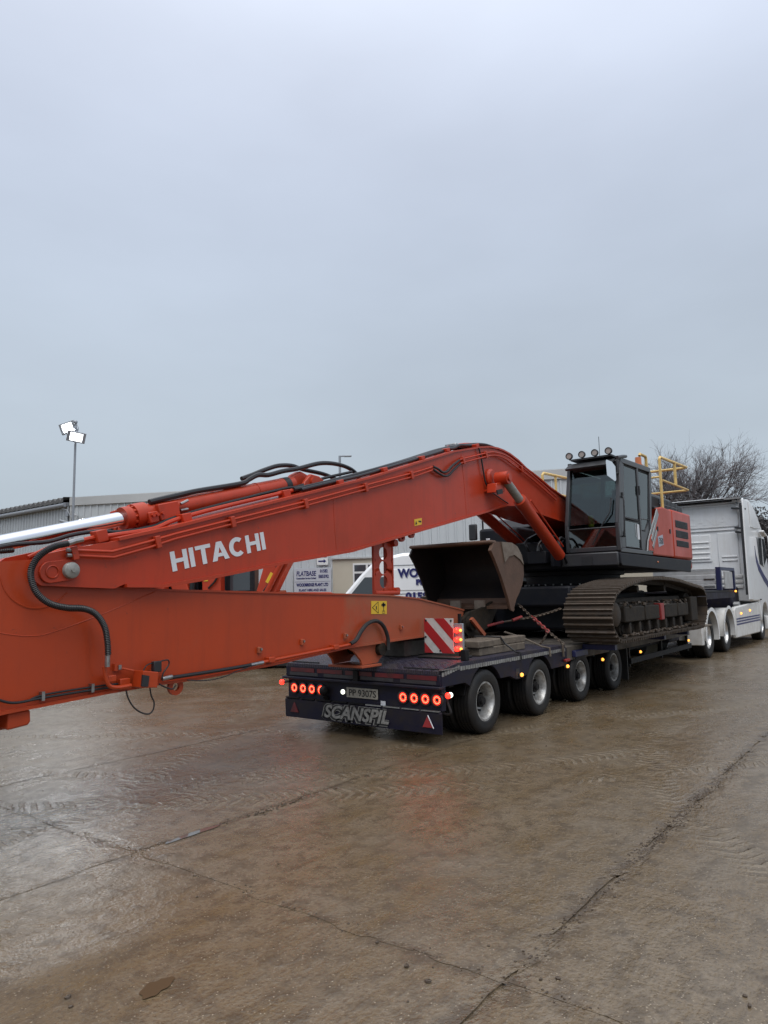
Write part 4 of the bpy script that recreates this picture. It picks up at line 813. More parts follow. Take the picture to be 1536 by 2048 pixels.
MB().prism([(8.80, 2.30), (8.88, 2.40), (8.96, 2.425), (9.06, 2.20), (9.22, 1.95), (9.36, 1.66), (9.44, 1.46), (9.41, 1.43), (9.33, 1.45), (9.27, 1.60), (9.09, 1.92), (8.91, 2.17)], by_n - .052, by_n - .031).build('side_cutter', 'bucket_rust', bk, smooth=0)
MB().prism([(9.13, 2.435), (9.45, 2.44), (9.63, 2.39), (9.76, 2.27), (9.82, 2.12), (9.70, 2.20), (9.52, 2.26), (9.34, 2.23), (9.22, 2.14)], by_n - .047, by_n - .032).build('wear_plate', 'bucket_worn', bk, smooth=0)
MB().box(8.82, 9.0, by_n - .04, by_f + .04, 2.40, 2.45).build('cutting_edge', 'bucket_rust', bk, bevel=.02)
MB().strip([(9.555, 1.605), (9.50, 1.52), (9.30, 1.47)], by_n, by_f, -.04).build('back_plate', 'bucket_rust', bk)
for y in (5.20, 5.62): MB().box(9.26, 9.29, y, y + .18, 1.475, 1.60).build('wear_strip', 'bucket_worn', bk)
for y in (5.22, 5.84):
    MB().prism([(8.62, 1.20), (8.60, 1.34), (8.80, 1.44), (9.25, 1.50), (9.62, 1.62), (9.66, 1.50), (9.40, 1.22), (9.0, 1.10), (8.75, 1.10)], y - .03, y + .03).build('hinge_ear', 'track_frame', bk, smooth=0)
MB().cyl((8.78, 5.12, 1.28), (8.78, 5.98, 1.28), .10, n=20).build('bucket_pin', 'track_frame', bk, 40)
MB().prism([(8.62, 1.34), (8.68, 1.37), (9.02, 1.13), (8.98, 1.09)], 5.06, 5.10).build('link_lever', 'red_worn', bk, smooth=0)
MB().cyl((9.15, 5.2, 1.25), (9.15, 5.9, 1.25), .07, n=16).build('link_pin', 'track_frame', bk, 40)

# tracks: every shoe a piece
LOOP = [(11.05, .945), (12.2, .945), (13.4, .945), (14.6, .945), (15.75, .945), (16.06, 1.03), (16.27, 1.25), (16.26, 1.50), (16.05, 1.69), (15.1, 1.78), (14.3, 1.85), (13.5, 1.885), (12.5, 1.88), (11.5, 1.79), (10.98, 1.70), (10.69, 1.55), (10.55, 1.31), (10.63, 1.09), (10.82, .975)]
cl_ = catmull([Vector((x, 0, z)) for x, z in LOOP + LOOP[:1]], 10); D = [0]
for a, b in zip(cl_, cl_[1:]): D.append(D[-1] + (b - a).length)
NS = round(D[-1] / .205)
def loop_at(s2):
    s2 %= D[-1]; lo = max(k for k in range(len(D)) if D[k] <= s2); lo = min(lo, len(D) - 2); f = (s2 - D[lo]) / (D[lo + 1] - D[lo]); return cl_[lo].lerp(cl_[lo + 1], f)
pit_ = D[-1] / NS; SW = .78
sh = MB(); sh.box(-pit_ * .49, pit_ * .46, -SW / 2, SW / 2, -.012, .010)
NF = len(sh.f)
for q in (-.36, .13): sh.prism([(pit_ * q - .015, -.010), (pit_ * q + .015, -.010), (pit_ * q + .008, -.052), (pit_ * q - .008, -.052)], -SW / 2, SW / 2)
SHOE = sh.mesh('track_shoe', ['track_steel', 'grouser'], 0)
for p_ in SHOE.polygons:
    if p_.center.z < -.03: p_.material_index = 1
lk = MB()
lk.box(-pit_ * .5, pit_ * .5, -.12, .12, .011, .085)
LINK = lk.mesh('track_link', 'track_dark', 0)
for yc, lab in ((4.14, 'muddy steel crawler track, cab side'), (6.96, None)):
    tk = MB().box(11.15, 15.75, yc - .17, yc + .17, 1.14, 1.48).box(11.4, 15.2, yc - .13, yc + .13, 1.48, 1.58).build('crawler_track', 'track_frame', EX, bevel=.03)
    for k in range(NS):
        s2 = k * pit_; p = loop_at(s2); q = loop_at(s2 + .05) - loop_at(s2 - .05); t = q.normalized(); nrm = Vector((-t.z, 0, t.x))
        M = mats(t, (0, 1, 0), nrm, (p.x, yc + rnd.uniform(-.006, .006), p.z)); put('track_shoe', SHOE, tk, M); put('track_link', LINK, tk, M)
    for x in (11.55, 12.05, 12.55, 13.05, 13.55, 14.05, 14.55, 15.05): MB().lathe([(0, -.19), (.07, -.19), (.075, -.17), (.11, -.16), (.11, -.06), (.08, -.05), (.08, .05), (.11, .06), (.11, .16), (.075, .17), (.07, .19), (0, .19)], (x, yc, 1.085), (0, 1, 0), 18).build('roller', 'track_dark', tk, 40)
    for x in (12.5, 14.1): MB().lathe([(0, -.16), (.06, -.16), (.07, .16), (0, .16)], (x, yc, 1.73), (0, 1, 0), 16).build('carrier_roller', 'track_dark', tk, 40)
    MB().lathe([(0, -.10), (.10, -.12), (.14, -.08), (.27, -.07), (.31, -.05), (.31, .05), (.27, .07), (.14, .08), (.10, .12), (0, .10)], (11.0, yc, 1.33), (0, 1, 0), 28).build('idler', 'track_dark', tk, 40)
    MB().lathe([(0, -.17), (.16, -.17), (.22, -.12), (.31, -.10), (.33, -.04), (.33, .04), (.31, .10), (.22, .12), (0, .12)], (15.83, yc, 1.33), (0, 1, 0), 28).build('sprocket', 'track_dark', tk, 40)
    sg = -1 if yc < 5 else 1
    for x0, x1 in ((11.35, 12.35), (12.40, 13.20), (13.55, 14.35), (14.40, 15.15)):
        MB().box(x0, x1, min(yc + sg * .17, yc + sg * .30), max(yc + sg * .17, yc + sg * .30), 1.19, 1.44).build('frame_panel', 'track_frame', tk, bevel=.02)
    for k, x in enumerate((11.6, 12.1, 12.6, 13.1, 13.6, 14.1, 14.6)): MB().box(x, x + .1, min(yc + sg * .12, yc + sg * .28), max(yc + sg * .12, yc + sg * .28), 1.0, 1.18).build('roller_guard', 'track_dark', tk, bevel=.012)
    MB().box(13.27, 13.47, min(yc + sg * .17, yc + sg * .31), max(yc + sg * .17, yc + sg * .31), 1.16, 1.46).build('hydraulic_cover', 'red_chain' , tk, bevel=.015)
    md = MB(); r2 = random.Random(int(yc * 10))
    for q in range(260):
        x = r2.uniform(11.2, 15.7); k = r2.random(); y = yc + sg * (r2.uniform(.05, .30) if k < .5 else r2.uniform(.26, .36)); z = (r2.choice((1.44, 1.475, 1.50)) if k < .5 else r2.choice((.985, .99, 1.0)))
        a_ = r2.uniform(.012, .04); n0 = len(md.v); md.ball((x, y, z), a_, 6, (r2.uniform(.8, 1.8), r2.uniform(.7, 1.3), r2.uniform(.4, .8)))
        for w_ in range(n0, len(md.v)): p_ = md.v[w_]; md.v[w_] = (p_[0] + r2.uniform(-.25, .25) * a_, p_[1] + r2.uniform(-.25, .25) * a_, p_[2] + r2.uniform(-.2, .2) * a_)
    o_ = md.build('caked_mud', 'mud', tk); o_['kind'] = 'stuff'
    MB().box(15.25, 15.75, min(yc + sg * .17, yc + sg * .33), max(yc + sg * .17, yc + sg * .33), 1.06, 1.55).build('motor_guard', 'track_frame', tk, bevel=.02)
    MB().lathe([(0, -.03), (.15, -.03), (.19, -.005), (.19, .02)], (10.98, yc + sg * .28 if sg < 0 else yc + .28, 1.33), (0, 1, 0), 18).build('idler_cap', 'track_steel', tk, 40)
MB().box(11.9, 14.95, 4.6, 6.5, 1.02, 1.70).build('car_body', 'dark_house', EX, bevel=.06)
MB().box(11.5, 12.1, 4.8, 6.3, 1.45, 1.80).build('front_cross_member', 'dark_house', EX, bevel=.04)
MB().lathe([(0, 0), (.95, 0), (.95, .12), (.90, .14), (.90, .30), (.98, .31), (.98, .38)], (13.45, YC, 1.70), (0, 0, 1), 40).build('slew_ring', 'dark_house', EX, 40)
sb_ = MB()
for q in range(36):
    a = 2 * math.pi * q / 36; sb_.cyl((13.45 + .93 * math.cos(a), YC + .93 * math.sin(a), 1.82), (13.45 + .93 * math.cos(a), YC + .93 * math.sin(a), 1.85), .018, n=6)
sb_.build('slew_bolts', 'steel', EX)

# upper structure
HS = MB().box(11.95, 16.3, 4.10, 7.0, 2.09, 2.33).build('house_frame', 'dark_house', EX, bevel=.04)
MB().prism([(11.93, 2.16), (12.0, 2.12), (16.40, 2.07), (16.55, 2.33), (11.93, 2.345)], 4.05, 4.095).build('skirt', 'dark_house', EX, bevel=.015)
MB().box(11.88, 11.945, 4.08, 5.08, 2.13, 2.36).build('front_step', 'cab_grey', EX, bevel=.02)
MB().box(11.868, 11.882, 4.52, 4.72, 2.15, 2.30).build('step_plate', 'black_plastic', EX)
MB().ball((14.0, 4.045, 2.235), .02, 8).build('side_reflector', 'amber_off', EX)
# red side doors and counterweight
bd = MB().prism([(13.82, 2.36), (13.82, 2.62), (14.0, 2.86), (14.30, 3.16), (14.20, 3.30), (14.62, 3.36), (15.22, 3.34), (15.22, 2.36)], 4.06, 6.9).build('side_door', 'red_paint', EX, smooth=0, bevel=.03)
MB().prism([(13.42, 2.42), (13.50, 2.62), (13.74, 2.86), (14.05, 3.14), (14.20, 3.29), (14.30, 3.17), (14.0, 2.87), (13.80, 2.62), (13.80, 2.42)], 4.052, 4.075).build('silver_trim', 'silver_trim', EX, smooth=0, bevel=.008)
MB().prism([(13.50, 2.44), (13.56, 2.62), (13.70, 2.75), (13.80, 2.60), (13.80, 2.44)], 4.04, 4.051).build('lower_trim', 'red_paint', EX, smooth=0)
for q in range(2): MB().prism([(13.64 + q * .05, 2.66 - q * .13), (13.96 + q * .05, 2.99 - q * .13), (14.00 + q * .05, 2.93 - q * .13), (13.70 + q * .05, 2.60 - q * .13)], 4.03, 4.05).build('trim_rib', 'silver_trim', EX, smooth=0, bevel=.006)
MB().obox((14.32, 4.057, 2.66), (.34, .006, .20), Matrix.Rotation(R(-10), 3, 'Y')).build('model_decal', 'silver_print', EX)
text('model_lettering', '350', (14.20, 4.051, 2.60), SIDE, .17, 'cab_grey', EX, width=.26, offset=.003)
for x in (14.12, 14.98): MB().box(x, x + .06, 4.045, 4.062, 2.84, 2.93).build('door_latch', 'black_plastic', EX)
def cw_plan(x0, x1, y0, y1, r_, n=7):
    p = [(x0, y0)] + [(x1 - r_ + r_ * math.cos(R(-90 + 90 * k / n)), y0 + r_ + r_ * math.sin(R(-90 + 90 * k / n))) for k in range(n + 1)]
    return p + [(x1 - r_ + r_ * math.cos(R(90 * k / n)), y1 - r_ + r_ * math.sin(R(90 * k / n))) for k in range(n + 1)] + [(x0, y1)]
cwt = MB().prism(cw_plan(15.235, 17.0, 4.06, 7.04, .38), 2.345, 3.37, 'z').build('counterweight', 'red_paint', EX, 50, bevel=.05)
MB().prism(cw_plan(15.6, 16.97, 4.075, 7.02, .38), 2.12, 2.343, 'z').build('counterweight_base', 'red_paint', cwt, 50, bevel=.07)
for z0, z1 in ((2.60, 2.735), (2.79, 2.95), (3.0, 3.16)):
    v = MB().box(15.45, 16.40, 4.052, 4.075, z0, z1).build('vent', 'black_plastic', cwt, bevel=.01)
    for q in range(5): MB().box(15.47, 16.38, 4.046, 4.055, z0 + .012 + q * (z1 - z0 - .02) / 5, z0 + .022 + q * (z1 - z0 - .02) / 5).build('slat', 'dark_house', v)
# engine hood
hood = MB().box(14.15, 16.35, 4.22, 6.85, 3.30, 3.60).build('engine_hood', 'dark_house', EX, bevel=.04)
MB().prism([(14.15, 3.60), (14.35, 3.68), (16.0, 3.66), (16.3, 3.60)], 4.3, 6.8).build('hood_cover', 'cab_grey', hood, bevel=.02)
for q in range(13): MB().box(14.95 + q * .10, 14.99 + q * .10, 4.203, 4.222, 3.36, 3.57).build('grille_bar', 'cab_grey', hood)
MB().box(14.9, 16.3, 4.20, 4.221, 3.46, 3.475).build('grille_bar', 'cab_grey', hood)
MB().box(16.42, 16.85, 4.25, 4.75, 3.30, 3.58).build('air_cleaner', 'black_plastic', hood, bevel=.04)
MB().box(14.2, 14.9, 4.10, 4.24, 3.29, 3.345).build('walkway', 'black_plastic', hood, bevel=.01)
# yellow guard rails
hr = MB(); y_ = 4.15
hr.tube([(14.93, y_, 3.33), (14.93, y_, 4.40), (14.98, y_, 4.44), (17.05, y_, 4.50), (17.10, y_ + .06, 4.50), (17.10, 5.55, 4.50)], .030, 8)
hr.tube([(15.02, y_, 3.96), (17.05, y_, 3.97), (17.10, y_ + .06, 3.97), (17.10, 5.3, 3.97)], .026, 8).tube([(16.05, y_, 3.96), (16.05, y_, 4.46)], .032, 8).tube([(14.93, y_, 4.02), (14.93, 4.75, 4.02)], .022, 8)
hr.tube([(14.55, 4.8, 3.6), (14.55, 4.8, 4.38)], .02, 8)
hr.build('guard_rail', 'yellow_rail', EX, 40)
hr = MB(); y_ = 6.95
hr.tube([(15.35, y_, 3.3), (15.35, y_, 4.45), (15.42, y_, 4.50), (16.9, y_, 4.55), (16.95, y_, 4.5), (16.95, y_, 3.3)], .035, 8).tube([(15.35, y_, 4.05), (16.95, y_, 4.08)], .03, 8).tube([(16.1, y_, 4.05), (16.1, y_, 4.5)], .03, 8); hr.build('guard_rail', 'yellow_rail', EX, 40)
MB().tube([(14.35, 4.25, 3.95), (14.35, 4.25, 4.32), (14.32, 4.25, 4.37), (13.98, 4.25, 4.37), (13.95, 4.25, 4.33)], .030, 8).build('grab_rail', 'yellow_rail', EX, 40)
MB().cyl((13.62, 4.18, 4.07), (13.62, 4.18, 4.10), .075, n=16).cyl((13.62, 4.18, 4.10), (13.62, 4.18, 4.24), .062, .058, n=16).build('beacon', 'amber_off', EX, 40)
MB().tube([(13.55, 4.9, 4.05), (13.55, 4.9, 4.75)], .006, 5).build('aerial', 'black_plastic', EX)

# cab
CX = [(11.98, 2.36), (11.97, 2.85), (12.22, 3.93), (12.36, 4.03), (13.90, 4.07), (14.00, 3.98), (13.80, 3.0), (13.80, 2.36)]
cab = MB().prism([(12.30, 3.99), (12.42, 4.03), (13.90, 4.065), (13.97, 4.0), (13.96, 3.95), (12.30, 3.93)], 4.10, 5.0).build('cab', 'cab_grey', EX, 40, bevel=.02)
def beam(p, q, w, y0, y1, nm='pillar', mt='cab_grey', bev=.012):
    a, b = Vector((p[0], 0, p[1])), Vector((q[0], 0, q[1])); d = (b - a).normalized(); nn = Vector((-d.z, 0, d.x)) * w / 2
    return MB().prism([tuple((a + nn).xz), tuple((b + nn).xz), tuple((b - nn).xz), tuple((a - nn).xz)], y0, y1).build(nm, mt, cab, bevel=bev)
for y0, y1 in ((4.06, 4.13), (4.97, 5.04)):
    beam((12.02, 2.38), (12.01, 2.86), .09, y0, y1); beam((12.01, 2.84), (12.27, 3.97), .10, y0, y1)
    beam((12.24, 3.985), (13.95, 4.02), .10, y0, y1); beam((13.96, 4.0), (13.77, 3.0), .11, y0, y1); beam((13.765, 3.02), (13.765, 2.38), .09, y0, y1)
    beam((12.0, 2.395), (13.80, 2.395), .08, y0, y1)
beam((13.17, 2.44), (13.17, 3.97), .07, 4.065, 4.125); beam((12.15, 2.98), (13.14, 2.955), .022, 4.07, 4.12); beam((13.20, 3.02), (13.74, 3.03), .02, 4.07, 4.12)
MB().prism([(12.05, 2.42), (12.05, 2.86), (12.27, 3.95), (12.42, 3.95), (12.30, 3.0), (12.28, 2.42)], 4.062, 4.17).build('front_corner', 'cab_grey', cab, bevel=.025)
MB().box(12.0, 13.8, 4.13, 4.97, 2.36, 2.41).build('floor', 'black_plastic', cab)
def cross(x, z, h, nm='cross_bar', mt='cab_grey'): MB().box(x - .03, x + .03, 4.13, 4.97, z - h / 2, z + h / 2).build(nm, mt, cab, bevel=.01)
cross(12.30, 3.93, .14); cross(12.0, 2.42, .08); cross(13.93, 3.95, .1)
cross(11.985, 2.79, .025, 'windscreen_bar')
MB().prism([(12.02, 2.87), (12.245, 3.85), (12.255, 3.85), (12.03, 2.87)], 4.13, 4.97).build('windscreen', 'cab_glass', cab, smooth=0)
MB().box(11.985, 11.995, 4.13, 4.97, 2.45, 2.775).build('lower_windscreen', 'truck_glass', cab)
MB().prism([(12.30, 2.975), (13.13, 2.975), (13.13, 3.93), (12.34, 3.93)], 4.085, 4.093).build('door_window', 'cab_glass', cab, smooth=0)
MB().prism([(12.30, 2.45), (13.13, 2.45), (13.13, 2.94), (12.30, 2.94)], 4.085, 4.093).build('lower_door_window', 'truck_glass', cab, smooth=0)
MB().prism([(13.21, 2.80), (13.45, 2.80), (13.70, 3.02), (13.88, 3.93), (13.21, 3.93)], 4.085, 4.093).build('rear_side_window', 'cab_glass', cab, smooth=0)
MB().prism([(13.21, 2.44), (13.72, 2.44), (13.72, 3.0), (13.45, 2.79), (13.21, 2.79)], 4.08, 4.12).build('rear_panel', 'cab_grey', cab, smooth=0)
MB().prism([(12.1, 2.9), (13.72, 2.9), (13.88, 3.93), (12.34, 3.93)], 5.0, 5.008).build('far_window', 'cab_glass', cab, smooth=0)
MB().box(12.05, 13.75, 4.99, 5.02, 2.42, 2.9).build('far_panel', 'black_plastic', cab)
MB().prism([(13.78, 3.05), (13.94, 3.90), (13.95, 3.90), (13.79, 3.05)], 4.13, 4.97).build('rear_window', 'cab_glass', cab, smooth=0)
MB().box(13.72, 13.76, 4.13, 4.97, 2.41, 3.05).build('rear_bulkhead', 'black_plastic', cab)
seat = MB().box(12.85, 13.35, 4.32, 4.80, 2.66, 2.80).prism([(13.25, 2.78), (13.42, 2.78), (13.55, 3.42), (13.44, 3.45)], 4.33, 4.79).prism([(13.47, 3.47), (13.56, 3.45), (13.60, 3.65), (13.52, 3.66)], 4.43, 4.69).box(12.9, 13.3, 4.38, 4.74, 2.42, 2.66).build('seat', 'seat_fabric', cab, bevel=.03)
for y in (4.25, 4.86): MB().box(12.6, 13.2, y - .05, y + .05, 2.70, 2.90).cyl((12.65, y, 2.9), (12.62, y, 3.08), .025, n=8).build('control_console', 'black_plastic', cab, bevel=.015)
MB().box(12.25, 12.45, 4.78, 4.95, 2.90, 3.15).cyl((12.3, 4.35, 2.41), (12.25, 4.35, 2.75), .015, n=6).cyl((12.3, 4.55, 2.41), (12.25, 4.55, 2.75), .015, n=6).build('monitor', 'black_plastic', cab)
MB().obox((12.62, 4.80, 2.98), (.10, .1, .22), Matrix.Identity(3)).build('hi_vis_vest', 'hi_vis', cab, bevel=.03)
MB().box(12.9, 12.905, 4.074, 4.08, 2.66, 2.9).box(12.98, 13.10, 4.076, 4.083, 2.62, 2.90).build('notice', 'paper', cab)
run([(12.1, 2.98), (12.15, 3.1), (12.2, 3.25)], 4.20, .01, 'wiper', 'black_plastic', cab); MB().tube([(11.99, 4.55, 2.50), (11.97, 4.38, 2.80), (12.0, 4.22, 3.05), (12.06, 4.20, 3.30)], .012, 6).build('wiper_arm', 'black_plastic', cab)
MB().prism([(12.20, 4.07), (12.20, 4.10), (13.0, 4.10), (13.0, 4.07)], 4.20, 4.96).build('roof_rack', 'black_plastic', cab)
MB().prism([(12.02, 3.90), (12.24, 4.02), (12.26, 4.0), (12.05, 3.87)], 4.16, 5.0).build('rain_visor', 'black_plastic', cab, smooth=0)
for y in (4.98, 4.74, 4.50, 4.25):
    w_ = MB().lathe([(0, .07), (.045, .065), (.062, .03), (.064, -.02), (.052, -.022), (.050, -.008)], (12.20, y, 4.165), (1, 0, 0), 20).cyl((12.22, y, 4.09), (12.22, y, 4.12), .012, n=6).build('work_lamp', 'black_plastic', cab, 40)
    MB().lathe([(0, -.012), (.051, -.010)], (12.20, y, 4.165), (1, 0, 0), 18).build('lens', 'lamp_lens_off', w_)
mr = MB().prism([(4.10, 3.58), (4.085, 3.60), (4.085, 3.84), (4.14, 3.93), (4.23, 3.98), (4.245, 3.96), (4.235, 3.70)], 12.02, 12.03, 'x').build('mirror', 'chrome', cab, smooth=0); mr.rotation_euler = (0, 0, 0)
MB().tube([(12.05, 4.11, 3.72), (12.20, 4.08, 3.75)], .014, 6).build('mirror_arm', 'black_plastic', cab)
MB().tube([(12.05, 4.055, 4.0), (12.30, 4.04, 4.05), (12.5, 4.05, 4.08)], .03, 8).build('roof_corner', 'cab_grey', cab)
MB().tube([(12.06, 4.05, 2.62), (12.04, 4.0, 2.70), (12.10, 4.0, 3.25), (12.14, 4.05, 3.32)], .014, 8, 3).build('grab_handle', 'black_plastic', cab)
for pts in ([(12.32, 2.985), (13.12, 2.985), (13.12, 3.92), (12.40, 3.92), (12.32, 2.985)], [(13.22, 2.81), (13.45, 2.81), (13.69, 3.03), (13.87, 3.92), (13.22, 3.92), (13.22, 2.81)], [(12.31, 2.46), (13.12, 2.46), (13.12, 2.93), (12.31, 2.93), (12.31, 2.46)]):
    run(pts, 4.082, .011, 'window_seal', 'hose', cab)
for z in (2.62, 3.3): MB().cyl((12.20, 4.052, z), (12.20, 4.052, z + .10), .016, n=8).build('door_hinge', 'black_plastic', cab)
MB().box(13.15, 13.19, 4.045, 4.064, 3.45, 3.62).build('door_handle', 'black_plastic', cab)
# right hand side of the machine beyond the boom
MB().box(12.35, 14.0, 6.15, 7.02, 2.34, 2.98).build('tool_box', 'dark_house', EX, bevel=.06)
MB().prism([(12.9, 2.98), (13.0, 3.2), (14.1, 3.3), (14.1, 2.98)], 6.15, 7.0).build('fuel_tank', 'cab_grey', EX, bevel=.04)
for y in (6.35, 6.80): MB().box(12.33, 12.349, y - .04, y + .04, 2.70, 2.78).build('box_latch', 'paper', EX, bevel=.005)
mp_ = MB().tube([(12.1, 7.0, 2.3), (12.1, 7.0, 2.72)], .014, 6).build('mirror_post', 'black_plastic', EX)
MB().box(12.06, 12.12, 6.90, 7.08, 2.74, 3.06).build('mirror_head', 'black_plastic', mp_, bevel=.025)
MB().tube([(12.5, 7.0, 2.3), (12.5, 7.0, 3.2), (12.58, 7.0, 3.3), (12.9, 7.0, 3.32)], .02, 8).build('hand_rail', 'black_plastic', EX)
# hydraulics in front of the house
MB().box(11.75, 12.3, 5.12, 5.95, 2.20, 2.60).build('swing_frame', 'dark_house', EX, bevel=.04)
for y in (5.14, 5.93): MB().prism([(11.6, 2.15), (11.6, 2.40), (12.4, 2.75), (14.2, 3.25), (14.4, 2.2)], y - .025, y + .025).build('boom_bracket', 'dark_house', EX, smooth=0)
for k, (a, b, r_) in enumerate(((5.0, 2.35, .022), (5.15, 2.38, .022), (5.35, 2.33, .025), (5.62, 2.36, .022))):
    MB().tube([(11.9, a, 2.2), (11.62, a - .03, b + .08), (11.58, a, b + .20), (11.75, a + .03, b + .30), (12.1, a + .08, b + .25), (12.3, a + .1, b + .1)], r_, 8, 6).build('hydraulic_hose', 'hose', EX)
run([(10.95, 2.38), (11.0, 2.50), (11.15, 2.57), (11.35, 2.55), (11.5, 2.47)], 5.1, .025, 'hydraulic_hose', 'hose', EX, 6)
MB().box(11.58, 11.75, 5.25, 5.6, 2.2, 2.42).build('valve_block', 'dark_house', EX, bevel=.015)

# ------------------------------------------------------------------ lashing chains and strap
def chain(a, b, n, sag=.0, r_=.009, m=None):
    m = m or MB(); a, b = Vector(a), Vector(b); d = (b - a).normalized(); u = d.orthogonal().normalized(); v = d.cross(u); L_ = (b - a).length / n
    for k in range(n):
        c = a.lerp(b, (k + .5) / n) - Vector((0, 0, 4 * sag * ((k + .5) / n) * (1 - (k + .5) / n))); s1, s2 = (u, v) if k % 2 else (v, u); pts = []
        for q in range(10):
            t = 2 * math.pi * q / 10; pts.append(c + d * math.cos(t) * L_ * .68 + s1 * math.sin(t) * L_ * .36)
        m.tube(pts + [pts[0]], r_, 5, caps=False)
    return m
c1 = tag(chain((10.15, 5.10, 1.52), (10.10, 4.36, .93), 26, .02).build('lashing_chain', 'chain_metal'), 'steel lashing chain running down to the trailer edge by the crawler track', 'chain', 'chains holding the excavator')
chain((10.145, 4.88, 1.33), (10.12, 4.60, 1.10), 8, .0, .016).build('tensioner', 'red_chain', c1)
MB().tube([(10.11, 4.40, .95), (10.10, 4.375, .90), (10.10, 4.37, .74)], .018, 6).build('hook', 'chain_metal', c1)
chain((10.12, 4.62, 1.10), (10.05, 4.75, .90), 8, .03, .008).build('loose_end', 'chain_metal', c1)
c2 = tag(chain((9.95, 4.98, 1.30), (10.56, 4.58, 1.44), 20, .02).build('lashing_chain', 'chain_metal'), 'red lever binder and chain stretched from the bucket to the crawler track', 'chain', 'chains holding the excavator')
MB().tube([(9.30, 5.20, 1.22), (9.55, 5.12, 1.26), (9.62, 5.10, 1.27)], .020, 8).tube([(9.80, 5.04, 1.285), (10.0, 4.98, 1.33)], .024, 8).build('lever_binder', 'red_chain', c2)
MB().tube([(9.6, 5.105, 1.265), (9.85, 5.03, 1.285)], .014, 6).build('binder_screw', 'chain_metal', c2)
sp_ = MB(); sp_.strip([(8.72, .93), (8.70, 1.10), (8.60, 1.115)], 4.55, 4.60, .004)
sp_ = MB().tube([(8.55, 4.98, 1.115), (8.60, 4.80, 1.115), (8.64, 4.625, 1.108), (8.70, 4.60, 1.02), (8.74, 4.46, .91), (8.74, 4.385, .90), (8.74, 4.38, .80)], .012, 6).build('lashing_strap', 'hose'); tag(sp_, 'dark webbing strap tied over the timber packers', 'strap')
sp_ = MB().tube([(9.45, 5.0, 1.13), (9.6, 4.80, 1.05), (9.66, 4.50, .915), (9.66, 4.385, .90), (9.66, 4.38, .78)], .014, 6).build('lashing_strap', 'timber'); tag(sp_, 'grey lashing strap slanting over the deck edge between the first wheels', 'strap')

# ------------------------------------------------------------------ tractor unit
TK = thing('truck', 'white six-wheel tractor unit with sleeper cab pulling the low loader', 'truck', (23, 5.5, 0))
for x in (19.1, 21.05):
    for y, f in ((4.38 + .17, False), (4.38 + .52, False), (6.72 - .17, True), (6.72 - .52, True)): wheel(TK, x, y, .52, TT, TR_, TH, f)
for y, f in ((4.38 + .17, False), (6.72 - .17, True)): wheel(TK, 26.35, y, .52, TT, FT, TH, f)
CS = [(24.15, 1.30), (24.15, 4.36), (24.3, 4.47), (24.9, 4.52), (25.4, 4.42), (26.2, 4.08), (26.8, 3.72), (27.2, 3.40), (27.5, 2.5), (27.62, 1.5), (27.62, .75), (27.05, .75)] + [(26.35 + .66 * math.cos(R(a)), .56 + .66 * math.sin(R(a))) for a in range(10, 176, 15)] + [(25.55, .95), (25.5, 1.30)]
tcab = MB().prism(CS, 4.26, 6.80).build('cab', 'white_paint', TK, 30, bevel=.05)
# rear wall pressings
for (y0, y1, z0, z1, mt) in ((4.50, 6.60, 3.52, 3.56, 'white_paint'),): MB().box(24.10, 24.152, y0, y1, z0, z1).build('wall_ridge', mt, tcab, bevel=.01)
MB().box(24.11, 24.152, 4.45, 6.62, 3.62, 4.28).build('upper_panel', 'white_paint', tcab, bevel=.03)
MB().box(24.11, 24.152, 5.30, 6.55, 2.55, 3.42).build('middle_panel', 'white_paint', tcab, bevel=.03)
MB().box(24.11, 24.152, 4.50, 5.10, 2.00, 3.45).build('narrow_panel', 'white_paint', tcab, bevel=.03)
for k in range(4): MB().box(24.08, 24.115, 5.35, 6.5, 2.64 + k * .17, 2.69 + k * .17).build('wall_rib', 'white_paint', tcab, bevel=.015)
for k in range(2): MB().box(24.08, 24.115, 4.56, 5.0, 2.55 + k * .12, 2.59 + k * .12).build('wall_rib', 'white_paint', tcab, bevel=.012)
for k in range(3): MB().box(24.10, 24.152, 4.45, 6.6, 1.70 + k * .16, 1.80 + k * .16).build('lower_rib', 'white_dirty', tcab, bevel=.015)
text('pressed_lettering', 'SCANIA', (24.106, 6.2, 3.72), REAR, .36, 'white_paint', tcab, width=1.45, offset=.004, extrude=.006)
MB().box(24.05, 24.20, 4.40, 6.70, 4.36, 4.40).build('roof_gutter', 'white_paint', tcab, bevel=.01)
MB().prism([(23.75, 4.44), (23.8, 4.50), (24.9, 4.60), (24.9, 4.53), (24.2, 4.47)], 4.30, 6.78).build('roof_spoiler', 'cab_grey', tcab, smooth=0, bevel=.015)
MB().box(23.74, 23.80, 4.75, 6.76, 4.492, 4.515).build('spoiler_edge', 'white_paint', tcab)
for y in (4.50, 4.36): MB().lathe([(0, -.04), (.055, -.04), (.06, 0), (.06, .04)], (23.92, y, 4.40), (1, 0, 0), 16).build('roof_lamp', 'lamp_lens_off', tcab, 40)
